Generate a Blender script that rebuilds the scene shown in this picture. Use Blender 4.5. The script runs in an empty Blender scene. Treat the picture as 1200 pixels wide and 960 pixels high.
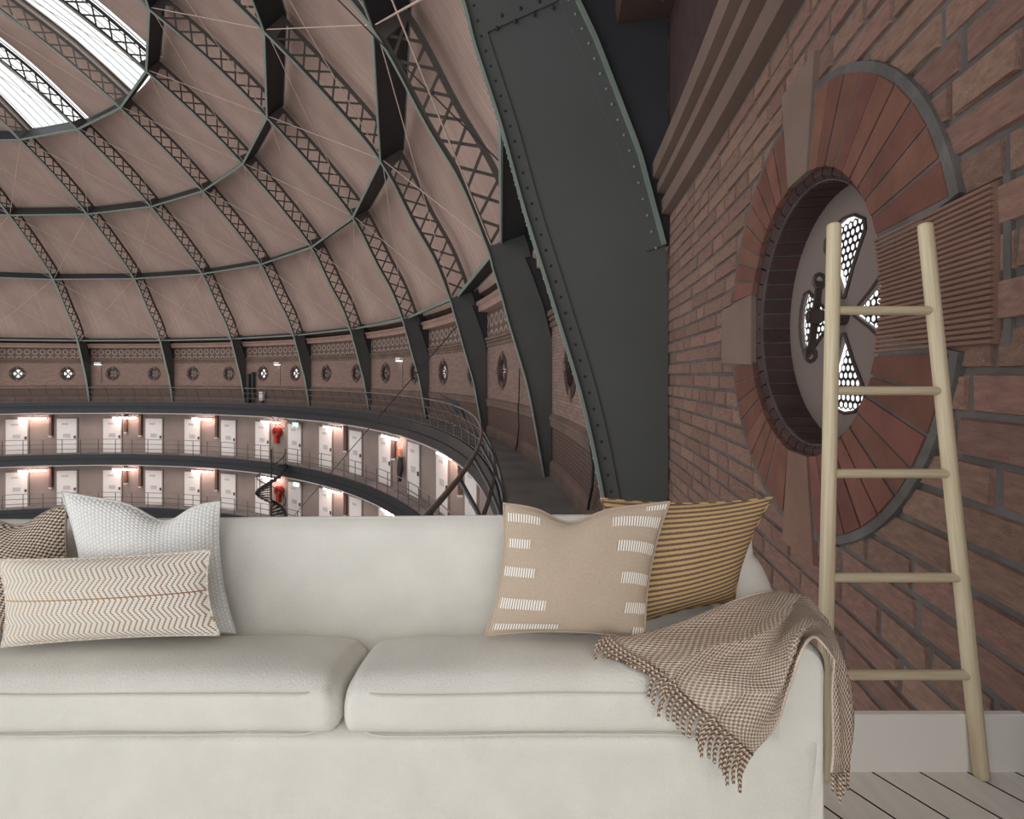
import bpy, math, random
from mathutils import Vector, Matrix, noise
from mathutils.geometry import tessellate_polygon
random.seed(7)
PI = math.pi
sc = bpy.context.scene
COL = sc.collection

# ---------------------------------------------------------------- camera, world, light, exposure
F, XC, YH = 559.49, 564.86, 440.25          # focal length and principal point in pixels of the 1200x960 frame
H = 1.165                                   # eye height above the plank floor, metres
cam_d = bpy.data.cameras.new('camera'); cam = bpy.data.objects.new('camera', cam_d); COL.objects.link(cam)
cam_d.sensor_width = 36.0; cam_d.sensor_fit = 'HORIZONTAL'; cam_d.lens = F / 1200 * 36
cam_d.shift_x = (600 - XC) / 1200; cam_d.shift_y = -(480 - YH) / 1200
cam_d.clip_start = 0.05; cam_d.clip_end = 600
cam.location = (0, 0, H); cam.rotation_euler = (PI / 2, 0, 0)
sc.camera = cam

world = bpy.data.worlds.new('overcast'); sc.world = world; world.use_nodes = True
bg = world.node_tree.nodes['Background']
bg.inputs['Color'].default_value = (0.97, 0.985, 1.0, 1); bg.inputs['Strength'].default_value = 0.95
sun_d = bpy.data.lights.new('sun', 'SUN'); sun = bpy.data.objects.new('sun', sun_d); COL.objects.link(sun)
sun_d.energy = 0.85; sun_d.angle = math.radians(35); sun_d.color = (1.0, 0.96, 0.90)
sun.rotation_euler = (math.radians(48), 0, math.radians(-10)); sun.location = (-2, -10, 10)
vs = sc.view_settings
vs.view_transform = 'Standard'; vs.look = 'None'; vs.gamma = 1.0; vs.use_curve_mapping = False
vs.exposure = 0.58

# ---------------------------------------------------------------- places
S = 72.0                                     # radius of the round hall, metres
CX, CY = -0.95076 * S, 0.24854 * S           # its axis seen from the camera
PHI, D = -0.0709, 2 * PI / 28                # 28 bays
def P(r, b, z):                              # hall coordinates: radius, bay, height (unit = S) -> world
    t = PHI + D * b
    return Vector((CX + S * r * math.sin(t), CY + S * r * math.cos(t), H + S * z))
def PX(u, v, y):                             # pixel at a known distance -> world
    return Vector(((u - XC) / F * y, y, H - (v - YH) / F * y))

# ---------------------------------------------------------------- materials
def lin(c):
    return tuple(((x / 255) / 12.92 if x / 255 <= 0.04045 else ((x / 255 + 0.055) / 1.055) ** 2.4) for x in c) + (1,)
MATS = {}
def mat(name, col, rough=0.7, metal=0.0, var=0.12, scale=4.0, bump=0.0, bscale=30.0, objvar=0.0, coord='Object', spec=0.3, stretch=(1, 1, 1)):
    m = bpy.data.materials.new(name); m.use_nodes = True; nt = m.node_tree; N = nt.nodes; L = nt.links
    b = N['Principled BSDF']; b.inputs['Roughness'].default_value = rough; b.inputs['Metallic'].default_value = metal
    b.inputs['Specular IOR Level'].default_value = spec
    tc = N.new('ShaderNodeTexCoord'); mp = N.new('ShaderNodeMapping'); L.new(tc.outputs[coord], mp.inputs[0]); mp.inputs['Scale'].default_value = stretch
    nz = N.new('ShaderNodeTexNoise'); nz.inputs['Scale'].default_value = scale; nz.inputs['Detail'].default_value = 6; L.new(mp.outputs[0], nz.inputs['Vector'])
    hsv = N.new('ShaderNodeHueSaturation'); hsv.inputs['Color'].default_value = lin(col)
    mr = N.new('ShaderNodeMapRange'); mr.inputs['To Min'].default_value = 1 - var * 1.6; mr.inputs['To Max'].default_value = 1 + var * 1.6
    mr.inputs['From Min'].default_value = 0.25; mr.inputs['From Max'].default_value = 0.75
    L.new(nz.outputs['Fac'], mr.inputs['Value'])
    val = mr.outputs[0]
    if objvar:
        oi = N.new('ShaderNodeObjectInfo'); m2 = N.new('ShaderNodeMapRange')
        m2.inputs['To Min'].default_value = 1 - objvar; m2.inputs['To Max'].default_value = 1 + objvar
        L.new(oi.outputs['Random'], m2.inputs['Value']); mu = N.new('ShaderNodeMath'); mu.operation = 'MULTIPLY'
        L.new(val, mu.inputs[0]); L.new(m2.outputs[0], mu.inputs[1]); val = mu.outputs[0]
        m3 = N.new('ShaderNodeMapRange'); m3.inputs['To Min'].default_value = 0.5 - objvar * 0.06; m3.inputs['To Max'].default_value = 0.5 + objvar * 0.06
        wn = N.new('ShaderNodeTexWhiteNoise'); wn.noise_dimensions = '1D'; L.new(oi.outputs['Random'], wn.inputs['W'])
        L.new(wn.outputs['Value'], m3.inputs['Value']); L.new(m3.outputs[0], hsv.inputs['Hue'])
    L.new(val, hsv.inputs['Value']); L.new(hsv.outputs[0], b.inputs['Base Color'])
    if bump:
        n2 = N.new('ShaderNodeTexNoise'); n2.inputs['Scale'].default_value = bscale; n2.inputs['Detail'].default_value = 5; L.new(mp.outputs[0], n2.inputs['Vector'])
        bp = N.new('ShaderNodeBump'); bp.inputs['Strength'].default_value = bump; bp.inputs['Distance'].default_value = 0.02
        L.new(n2.outputs['Fac'], bp.inputs['Height']); L.new(bp.outputs[0], b.inputs['Normal'])
    MATS[name] = m
    return m
class NB:                                    # small node builder
    def __init__(s, m):
        s.m = m; s.N = m.node_tree.nodes; s.L = m.node_tree.links; s.b = s.N['Principled BSDF']
    def node(s, t, **k):
        n = s.N.new(t)
        for a, v in k.items(): setattr(n, a, v)
        return n
    def put(s, sock, v):
        if hasattr(v, 'is_output') or isinstance(v, bpy.types.NodeSocket): s.L.new(v, sock)
        else: sock.default_value = v
    def math(s, op, a, b=0.0, c=None):
        n = s.node('ShaderNodeMath', operation=op); s.put(n.inputs[0], a); s.put(n.inputs[1], b)
        if c is not None: s.put(n.inputs[2], c)
        return n.outputs[0]
    def uv(s, name='UV'):
        tc = s.node('ShaderNodeTexCoord'); x = s.node('ShaderNodeSeparateXYZ'); s.L.new(tc.outputs[name], x.inputs[0])
        return x.outputs[0], x.outputs[1], tc.outputs[name]
    def mix(s, f, a, b):
        n = s.node('ShaderNodeMix', data_type='RGBA'); s.put(n.inputs[0], f); s.put(n.inputs[6], a); s.put(n.inputs[7], b)
        return n.outputs[2]
    def noise(s, vec, scale, detail=4):
        n = s.node('ShaderNodeTexNoise'); s.L.new(vec, n.inputs['Vector']); n.inputs['Scale'].default_value = scale; n.inputs['Detail'].default_value = detail
        return n.outputs['Fac']
    def bump(s, h, strength=0.5, dist=0.01):
        n = s.node('ShaderNodeBump'); n.inputs['Strength'].default_value = strength; n.inputs['Distance'].default_value = dist
        s.L.new(h, n.inputs['Height']); s.L.new(n.outputs[0], s.b.inputs['Normal'])
    def ramp(s, v, lo, hi):
        n = s.node('ShaderNodeMapRange'); s.put(n.inputs[0], v); n.inputs[1].default_value = lo; n.inputs[2].default_value = hi
        return n.outputs[0]
def newmat(name, rough=0.8, spec=0.2):
    m = bpy.data.materials.new(name); m.use_nodes = True; MATS[name] = m
    nb = NB(m); nb.b.inputs['Roughness'].default_value = rough; nb.b.inputs['Specular IOR Level'].default_value = spec
    return nb

mat('brick', (130, 101, 89), 0.9, var=0.16, scale=6, bump=0.6, bscale=26, objvar=0.15)
mat('brick_red', (108, 72, 61), 0.85, var=0.14, scale=5, bump=0.4, bscale=20, objvar=0.16)
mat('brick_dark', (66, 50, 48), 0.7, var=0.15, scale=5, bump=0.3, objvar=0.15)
mat('mortar', (92, 88, 85), 0.95, var=0.2, scale=5, bump=0.8, bscale=14)
mat('stone', (120, 100, 90), 0.9, var=0.08, scale=2, bump=0.3, bscale=30)
mat('stone_ledge', (108, 89, 80), 0.9, var=0.15, scale=0.6, bump=0.2, bscale=4)
mat('ribbed_stone', (122, 93, 81), 0.9, var=0.10, scale=4, bump=0.3, bscale=30)
mat('steel_web', (80, 81, 79), 0.55, var=0.07, scale=0.5, bump=0.04, bscale=8, spec=0.35)
mat('steel_green', (118, 129, 120), 0.5, var=0.08, scale=1.0, spec=0.4)
mat('steel_dark', (50, 50, 53), 0.6, var=0.08, scale=1.0)
mat('lattice', (82, 76, 72), 0.6, var=0.06, scale=1.0)
mat('black_iron', (30, 32, 36), 0.5, var=0.1, scale=1.0, spec=0.4)
mat('handrail', (124, 113, 107), 0.5, var=0.08, scale=1.0, spec=0.4)
mat('rail_iron', (76, 72, 71), 0.5, var=0.1, scale=1.0, spec=0.4)
mat('rod', (186, 164, 152), 0.6, var=0.05)
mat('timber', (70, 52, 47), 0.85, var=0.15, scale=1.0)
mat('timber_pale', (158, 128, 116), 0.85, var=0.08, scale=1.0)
mat('concrete', (126, 121, 119), 0.85, var=0.16, scale=0.6, bump=0.1, bscale=3)
mat('cell_wall', (138, 122, 115), 0.9, var=0.12, scale=0.25, bump=0.1, bscale=3)
mat('cell_door', (218, 209, 205), 0.6, var=0.03)
mat('door_frame', (136, 122, 116), 0.7, var=0.05)
mat('duct_brown', (104, 78, 70), 0.7, var=0.08)
mat('pale_pipe', (205, 195, 190), 0.6, var=0.04)
mat('paper', (182, 176, 173), 0.8, var=0.05)
mat('red_paint', (160, 46, 38), 0.5, var=0.06)
mat('orange_sign', (220, 110, 60), 0.5, var=0.04)
mat('green_sign', (150, 205, 190), 0.5, var=0.04)
mat('white_box', (215, 212, 208), 0.5, var=0.03)
mat('vent_disc', (118, 105, 99), 0.55, var=0.09, scale=0.9, bump=0.05, bscale=3, spec=0.35)
mat('vent_iron', (72, 60, 56), 0.5, metal=0.2, var=0.15, scale=3)
mat('mesh_iron', (40, 36, 36), 0.5, var=0.05)
mat('shutter', (90, 83, 81), 0.7, var=0.1, scale=0.6)
mat('baseboard', (236, 232, 226), 0.55, var=0.015, scale=2)
mat('sofa', (226, 223, 215), 0.95, var=0.035, scale=9, bump=0.22, bscale=240, spec=0.1)
mat('piping', (214, 209, 200), 0.95, var=0.02, spec=0.1)
mat('glazing_bar', (180, 184, 180), 0.6, var=0.03)

nb = newmat('boards', 0.8)                   # boarded dome lining
u, v, uvv = nb.uv()
fr = nb.math('FRACT', nb.math('MULTIPLY', u, 2.6)); edge = nb.math('LESS_THAN', fr, 0.10)
nz = nb.noise(uvv, 0.16); c = nb.mix(nb.ramp(nz, .3, .7), lin((148, 125, 115)), lin((180, 154, 142)))
wn = nb.node('ShaderNodeTexWhiteNoise', noise_dimensions='1D'); nb.L.new(nb.math('FLOOR', nb.math('MULTIPLY', u, 2.6)), wn.inputs['W'])
c = nb.mix(nb.math('MULTIPLY', wn.outputs['Value'], .22), c, lin((132, 107, 98)))
nb.L.new(nb.mix(nb.math('MULTIPLY', edge, .5), c, lin((78, 60, 54))), nb.b.inputs['Base Color'])
nb.bump(nb.math('SUBTRACT', 1.0, edge), .3, .03)

nb = newmat('brick_far', 0.9)                # coursed brick too far off to build piece by piece
u, v, uvv = nb.uv()
bt = nb.node('ShaderNodeTexBrick'); nb.L.new(uvv, bt.inputs['Vector'])
bt.inputs['Color1'].default_value = lin((146, 119, 108)); bt.inputs['Color2'].default_value = lin((126, 103, 94)); bt.inputs['Mortar'].default_value = lin((104, 92, 86))
bt.inputs['Scale'].default_value = 1.0; bt.inputs['Brick Width'].default_value = .62; bt.inputs['Row Height'].default_value = .15; bt.inputs['Mortar Size'].default_value = .014
n_ = nb.noise(uvv, .12); nb.L.new(nb.mix(nb.math('MULTIPLY', nb.ramp(n_, .35, .75), .4), bt.outputs['Color'], lin((114, 95, 88))), nb.b.inputs['Base Color'])
nb.bump(bt.outputs['Fac'], -.4, .03)

nb = newmat('frieze_rings', 0.9)             # band of small rings in the far brickwork
u, v, uvv = nb.uv()
du = nb.math('SUBTRACT', nb.math('FRACT', nb.math('DIVIDE', u, 1.25)), .5); dv = nb.math('SUBTRACT', nb.math('FRACT', nb.math('DIVIDE', v, 1.25)), .5)
rr = nb.math('SQRT', nb.math('ADD', nb.math('MULTIPLY', du, du), nb.math('MULTIPLY', dv, dv)))
ring = nb.math('LESS_THAN', nb.math('ABSOLUTE', nb.math('SUBTRACT', rr, .33)), .09)
nb.L.new(nb.mix(ring, lin((98, 83, 77)), lin((148, 124, 114))), nb.b.inputs['Base Color']); nb.bump(ring, .5, .08)

nb = newmat('frieze_arches', 0.9)            # dentil-like low band
u, v, uvv = nb.uv()
ck = nb.node('ShaderNodeTexBrick'); nb.L.new(uvv, ck.inputs['Vector']); ck.offset = .5
ck.inputs['Color1'].default_value = lin((116, 90, 79)); ck.inputs['Color2'].default_value = lin((104, 80, 72)); ck.inputs['Mortar'].default_value = lin((84, 70, 65))
ck.inputs['Scale'].default_value = 1; ck.inputs['Brick Width'].default_value = .34; ck.inputs['Row Height'].default_value = .17; ck.inputs['Mortar Size'].default_value = .045
nb.L.new(ck.outputs['Color'], nb.b.inputs['Base Color']); nb.bump(ck.outputs['Fac'], -.8, .08)

def emis(name, col, s):
    m = bpy.data.materials.new(name); m.use_nodes = True; b = m.node_tree.nodes['Principled BSDF']
    b.inputs['Base Color'].default_value = col; b.inputs['Emission Color'].default_value = col; b.inputs['Emission Strength'].default_value = s
    MATS[name] = m
emis('tube_light', (1.0, .72, .62, 1), 34.0)
emis('lamp_white', (1.0, .95, .9, 1), 2.0)
emis('exit_glow', (.55, .95, .82, 1), 0.9)
m = bpy.data.materials.new('glass'); m.use_nodes = True; nt = m.node_tree; nt.nodes.clear()
o_ = nt.nodes.new('ShaderNodeOutputMaterial'); tr = nt.nodes.new('ShaderNodeBsdfTransparent'); tr.inputs[0].default_value = (.95, .98, .97, 1)
gl = nt.nodes.new('ShaderNodeBsdfGlossy'); gl.inputs['Roughness'].default_value = .15; mx = nt.nodes.new('ShaderNodeMixShader'); mx.inputs[0].default_value = .06
nt.links.new(tr.outputs[0], mx.inputs[1]); nt.links.new(gl.outputs[0], mx.inputs[2]); nt.links.new(mx.outputs[0], o_.inputs[0]); MATS['glass'] = m

nb = newmat('plank', .6)                     # whitewashed boards
tc = nb.node('ShaderNodeTexCoord'); mp = nb.node('ShaderNodeMapping'); mp.inputs['Rotation'].default_value = (0, 0, -math.atan(.541)); mp.inputs['Scale'].default_value = (40, 3, 3)
nb.L.new(tc.outputs['Object'], mp.inputs[0])
g = nb.noise(mp.outputs[0], 1.0, 6); oi = nb.node('ShaderNodeObjectInfo')
c = nb.mix(nb.ramp(g, .3, .75), lin((240, 236, 229)), lin((226, 221, 214))); c = nb.mix(nb.math('MULTIPLY', oi.outputs['Random'], .25), c, lin((218, 212, 205)))
nb.L.new(c, nb.b.inputs['Base Color'])

nb = newmat('ladder_wood', .6)               # pale ash, grain along the rail
tc = nb.node('ShaderNodeTexCoord'); mp = nb.node('ShaderNodeMapping'); mp.inputs['Scale'].default_value = (150, 150, 4); nb.L.new(tc.outputs['Object'], mp.inputs[0])
g = nb.noise(mp.outputs[0], 1.0, 5)
nb.L.new(nb.mix(nb.ramp(g, .3, .7), lin((214, 201, 174)), lin((190, 173, 142))), nb.b.inputs['Base Color'])
nb = newmat('ladder_rung', .6)
tc = nb.node('ShaderNodeTexCoord'); mp = nb.node('ShaderNodeMapping'); mp.inputs['Scale'].default_value = (4, 150, 150); nb.L.new(tc.outputs['Object'], mp.inputs[0])
g = nb.noise(mp.outputs[0], 1.0, 5)
nb.L.new(nb.mix(nb.ramp(g, .3, .7), lin((214, 200, 168)), lin((188, 170, 136))), nb.b.inputs['Base Color'])

# fabrics, all on the cushion's own UV
def weave(nb, u, v, n, m_):                  # basket weave height
    a = nb.math('SINE', nb.math('MULTIPLY', u, n * 2 * PI)); b = nb.math('SINE', nb.math('MULTIPLY', v, m_ * 2 * PI))
    return nb.math('MULTIPLY', a, b)
nb = newmat('knit_white', .95, .1); u, v, uvv = nb.uv()
vv = nb.math('ADD', nb.math('MULTIPLY', v, 34.0), nb.math('MULTIPLY', nb.math('FLOOR', nb.math('MULTIPLY', u, 40.0)), .5))
cell = nb.math('MULTIPLY', nb.math('ABSOLUTE', nb.math('SINE', nb.math('MULTIPLY', vv, PI))), nb.math('ABSOLUTE', nb.math('SINE', nb.math('MULTIPLY', u, 40 * PI))))
nb.L.new(nb.mix(nb.ramp(cell, .05, .5), lin((224, 222, 218)), lin((246, 245, 242))), nb.b.inputs['Base Color']); nb.bump(cell, .45, .005)
nb = newmat('knit_brown', .95, .1); u, v, uvv = nb.uv()
d1 = nb.math('ADD', nb.math('MULTIPLY', u, 26.0), nb.math('MULTIPLY', v, 10.0)); d2 = nb.math('SUBTRACT', nb.math('MULTIPLY', v, 30.0), nb.math('MULTIPLY', u, 8.0))
nzz = nb.noise(uvv, 30.0, 2)
cell = nb.math('MULTIPLY', nb.math('SINE', nb.math('MULTIPLY', d1, 2 * PI)), nb.math('SINE', nb.math('ADD', nb.math('MULTIPLY', d2, 2 * PI), nb.math('MULTIPLY', nzz, 2.5))))
nb.L.new(nb.mix(nb.ramp(cell, -.1, .15), lin((104, 78, 62)), lin((226, 214, 198))), nb.b.inputs['Base Color']); nb.bump(cell, .5, .006)
nb = newmat('zigzag', .95, .1); u, v, uvv = nb.uv()
zz = nb.math('PINGPONG', nb.math('MULTIPLY', v, 4.0), .5)
fr = nb.math('FRACT', nb.math('ADD', nb.math('MULTIPLY', u, 40.0), nb.math('MULTIPLY', zz, 2.6)))
dash = nb.math('GREATER_THAN', nb.math('FRACT', nb.math('MULTIPLY', v, 46.0)), .28)
line = nb.math('MULTIPLY', nb.math('LESS_THAN', fr, .36), dash)
half = nb.math('LESS_THAN', nb.math('ABSOLUTE', nb.math('SUBTRACT', v, .53)), .006)
sh = nb.ramp(u, .0, .9)
lc = nb.mix(sh, lin((190, 158, 104)), lin((140, 90, 42)))
nb.L.new(nb.mix(nb.math('MAXIMUM', line, half), lin((232, 228, 220)), lc), nb.b.inputs['Base Color'])
nb.bump(weave(nb, u, v, 54, 46), .25, .003)
nb = newmat('linen_beige', .95, .1); u, v, uvv = nb.uv()
w_ = weave(nb, u, v, 75, 75); n_ = nb.noise(uvv, 60.0, 3)
c = nb.mix(nb.ramp(nb.math('ADD', w_, n_), -.4, 1.4), lin((172, 152, 133)), lin((216, 198, 178))); nb.L.new(c, nb.b.inputs['Base Color']); nb.bump(w_, .35, .003)
nb = newmat('stitch_band', .95, .1); u, v, uvv = nb.uv()
fr = nb.math('FRACT', nb.math('MULTIPLY', u, 60.0)); nb.L.new(nb.mix(nb.math('LESS_THAN', fr, .36), lin((240, 236, 228)), lin((164, 140, 118))), nb.b.inputs['Base Color'])
nb = newmat('stripes_mustard', .95, .1); u, v, uvv = nb.uv()
n_ = nb.noise(uvv, 70.0, 3)
fr = nb.math('FRACT', nb.math('ADD', nb.math('MULTIPLY', nb.math('SUBTRACT', v, nb.math('MULTIPLY', nb.math('MULTIPLY', u, u), .09)), 23.0), nb.math('MULTIPLY', n_, .22)))
st = nb.ramp(nb.math('ABSOLUTE', nb.math('SUBTRACT', fr, .5)), .20, .26)
nb.L.new(nb.mix(st, lin((114, 92, 82)), lin((192, 163, 116))), nb.b.inputs['Base Color']); nb.bump(st, .35, .005)
nb = newmat('throw_knit', .95, .1); u, v, uvv = nb.uv()
cell = weave(nb, u, v, 60, 35); n_ = nb.noise(uvv, 9.0, 2)
c = nb.mix(nb.ramp(cell, -.35, .25), lin((178, 151, 131)), lin((246, 232, 216))); nb.L.new(nb.mix(nb.math('MULTIPLY', n_, .25), c, lin((206, 184, 166))), nb.b.inputs['Base Color']); nb.bump(cell, .8, .005)
nb = newmat('tassel_yarn', .95, .1); u, v, uvv = nb.uv()
fr = nb.math('SINE', nb.math('ADD', nb.math('MULTIPLY', v, 620.0), nb.math('MULTIPLY', u, 2 * PI)))
nb.L.new(nb.mix(nb.ramp(fr, -.3, .5), lin((138, 112, 94)), lin((226, 208, 190))), nb.b.inputs['Base Color']); nb.bump(fr, .7, .003)

# ---------------------------------------------------------------- mesh helpers
def prep(o, parent=None, label=None, cat=None, group=None, kind=None):
    COL.objects.link(o)
    if parent is not None:
        o.parent = parent; o.matrix_parent_inverse = PARINV.get(parent.name, Matrix())
    if label: o['label'] = label
    if cat: o['category'] = cat
    if group: o['group'] = group
    if kind: o['kind'] = kind
    return o
PARINV = {}
def empty(name, loc=(0, 0, 0), rz=0.0, world_children=True, **k):
    o = bpy.data.objects.new(name, None); o.empty_display_size = .2
    o.location = loc; o.rotation_euler = (0, 0, rz)
    prep(o, **k)
    if world_children: PARINV[o.name] = (Matrix.Translation(Vector(loc)) @ Matrix.Rotation(rz, 4, 'Z')).inverted()
    return o
class MB:
    def __init__(s): s.v = []; s.f = []; s.uv = []; s.has_uv = False
    def face(s, pts, uvs=None):
        n = len(s.v); s.v += [tuple(p) for p in pts]; s.f.append(tuple(range(n, n + len(pts))))
        s.uv.append(uvs)
        if uvs: s.has_uv = True
    def hexa(s, c):                           # 8 corners: bottom ring 0-3, top ring 4-7
        n = len(s.v); s.v += [tuple(p) for p in c]
        for q in ((3, 2, 1, 0), (4, 5, 6, 7), (0, 1, 5, 4), (1, 2, 6, 5), (2, 3, 7, 6), (3, 0, 4, 7)):
            s.f.append(tuple(n + i for i in q)); s.uv.append(None)
    def box(s, x0, x1, y0, y1, z0, z1):
        s.hexa([(x0, y0, z0), (x1, y0, z0), (x1, y1, z0), (x0, y1, z0), (x0, y0, z1), (x1, y0, z1), (x1, y1, z1), (x0, y1, z1)])
    def beam(s, p0, p1, side, w, t):          # rectangular bar, w along side, t across
        p0 = Vector(p0); p1 = Vector(p1); d = (p1 - p0).normalized(); sd = Vector(side); sd = (sd - d * sd.dot(d)).normalized(); n = d.cross(sd)
        a = sd * w / 2; b = n * t / 2
        s.hexa([p0 - a - b, p0 + a - b, p0 + a + b, p0 - a + b, p1 - a - b, p1 + a - b, p1 + a + b, p1 - a + b])
    def grid(s, pts, uvs=None, close_u=False, close_v=False):   # pts[i][j]
        n = len(s.v); I = len(pts); J = len(pts[0])
        for row in pts: s.v += [tuple(p) for p in row]
        for i in range(I if close_u else I - 1):
            for j in range(J if close_v else J - 1):
                a = (i, j); b = ((i + 1) % I, j); c = ((i + 1) % I, (j + 1) % J); d = (i, (j + 1) % J)
                s.f.append(tuple(n + q[0] * J + q[1] for q in (a, b, c, d)))
                if uvs:
                    s.uv.append([uvs[q[0]][q[1]] for q in (a, b, c, d)]); s.has_uv = True
                else: s.uv.append(None)
    def tube(s, pts, rad, seg=8, cap=True, uvlen=None):
        pts = [Vector(p) for p in pts]; rings = []; uvs = []
        prev = None; L = 0
        for i, p in enumerate(pts):
            d = (pts[min(i + 1, len(pts) - 1)] - pts[max(i - 1, 0)]).normalized()
            ref = prev if prev is not None else (Vector((0, 0, 1)) if abs(d.z) < .9 else Vector((1, 0, 0)))
            a = (ref - d * ref.dot(d)).normalized(); prev = a; b = d.cross(a)
            r = rad(i / (len(pts) - 1)) if callable(rad) else rad
            if i: L += (p - pts[i - 1]).length
            rings.append([p + (a * math.cos(k * 2 * PI / seg) + b * math.sin(k * 2 * PI / seg)) * r for k in range(seg)])
            uvs.append([(k / seg, L) for k in range(seg)])
        n = len(s.v); s.grid(rings, uvs if uvlen else None, close_v=True)
        if cap:
            s.f.append(tuple(n + k for k in reversed(range(seg)))); s.uv.append(None)
            e = n + (len(pts) - 1) * seg; s.f.append(tuple(e + k for k in range(seg))); s.uv.append(None)
    def sweep(s, prof, b0, b1, n, closed=False):   # (r,z) profile swept round the hall from bay b0 to b1
        pts = []; uvs = []; L = [0]
        for k in range(1, len(prof)): L.append(L[-1] + S * math.hypot(prof[k][0] - prof[k - 1][0], prof[k][1] - prof[k - 1][1]))
        for i in range(n + 1):
            b = b0 + (b1 - b0) * i / n
            pts.append([P(r, b, z) for r, z in prof]); uvs.append([(S * D * b, S * prof[0][1] + l) for l in L])
        s.grid(pts, uvs, close_v=closed)
    def mesh(s, name, material, smooth=False):
        me = bpy.data.meshes.new(name); me.from_pydata(s.v, [], s.f)
        if s.has_uv:
            ul = me.uv_layers.new(name='UVMap'); k = 0
            for fi, f in enumerate(s.f):
                for q in range(len(f)):
                    if s.uv[fi]: ul.data[k].uv = s.uv[fi][q]
                    k += 1
        if material: me.materials.append(MATS[material])
        if smooth:
            for p in me.polygons: p.use_smooth = True
        me.update(); return me
    def build(s, name, material, parent=None, smooth=False, **k):
        return prep(bpy.data.objects.new(name, s.mesh(name, material, smooth)), parent, **k)
def copy_tree(o, parent=None):
    c = o.copy(); COL.objects.link(c); c.parent = parent
    for ch in list(o.children): copy_tree(ch, c)
    return c
CUBES = {}
def bar(name, p0, p1, side, w, t, material, parent):   # one straight bar: shared unit cube, own matrix
    if material not in CUBES:
        mb = MB(); mb.box(-.5, .5, -.5, .5, 0, 1); CUBES[material] = mb.mesh('bar_' + material, material)
    o = bpy.data.objects.new(name, CUBES[material])
    p0 = Vector(p0); p1 = Vector(p1); d = p1 - p0; L = d.length; d = d / L; sd = Vector(side); sd = (sd - d * sd.dot(d)).normalized(); n = d.cross(sd)
    M = Matrix((sd * w, n * t, d * L)).transposed().to_4x4(); M.translation = p0
    prep(o, parent); o.matrix_basis = M
    return o

# ================================================================ THE SETTING
# ---------------------------------------------------------------- plank floor and skirting board
WALL_Y = 1.4025
deck = empty('floor', (0, .4, 0), kind='structure')
ang = math.atan(-.541); dirp = Vector((math.sin(ang), math.cos(ang))); nrm = Vector((dirp.y, -dirp.x))
outline = [Vector((-2.6, -1.0)), Vector((1.0, -1.0)), Vector((1.24, 0.0)), Vector((1.60, WALL_Y + .01)), Vector((-2.6, WALL_Y + .01))]
def clip(poly, n, c, keep_less):
    out = []
    for i, a in enumerate(poly):
        b = poly[(i + 1) % len(poly)]; da = a.dot(n) - c; db = b.dot(n) - c
        if not keep_less: da, db = -da, -db
        if da <= 0: out.append(a)
        if da * db < 0: out.append(a + (b - a) * (da / (da - db)))
    return out
pw = .14 * math.cos(ang); off0 = nrm.dot(Vector(((1022 - XC) / F * WALL_Y, WALL_Y)))
for k in range(-40, 14):
    lo, hi = off0 + k * pw + .0032, off0 + (k + 1) * pw - .0032
    pl = clip(clip(outline, nrm, hi, True), nrm, lo, False)
    if len(pl) < 3: continue
    mb = MB(); n = len(pl)
    cc = sum(pl, Vector((0, 0))) / n
    top = [(p.x, p.y, 0) for p in pl]; bot = [(p.x, p.y, -.022) for p in pl]
    mb.face(top); mb.face(bot[::-1])
    for i in range(n): mb.face([bot[i], bot[(i + 1) % n], top[(i + 1) % n], top[i]])
    pk = mb.build('plank', 'plank', deck); pk.data.materials.append(MATS['black_iron'])      # sides coloured black to put shade into the joints
    for f_ in pk.data.polygons[2:]: f_.material_index = 1
mb = MB(); n = len(outline)
t_ = [(p.x, p.y, -.023) for p in outline]; b_ = [(p.x, p.y, -.16) for p in outline]
mb.face(t_); mb.face(b_[::-1])
for i in range(n): mb.face([b_[i], b_[(i + 1) % n], t_[(i + 1) % n], t_[i]])
mb.build('subfloor', 'black_iron', deck)
mb = MB(); h_ = 67 / F * WALL_Y
pr = [(0, 0), (0, h_ - .003), (.003, h_), (.018, h_), (.018, 0)]
mb.grid([[(x, WALL_Y + a, b) for a, b in pr] for x in (-2.6, 1.6)], close_v=True)
mb.face([(1.6, WALL_Y + a, b) for a, b in pr]); mb.face([(-2.6, WALL_Y + a, b) for a, b in pr[::-1]])
mb.build('baseboard_back', 'baseboard', kind='structure')

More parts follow.
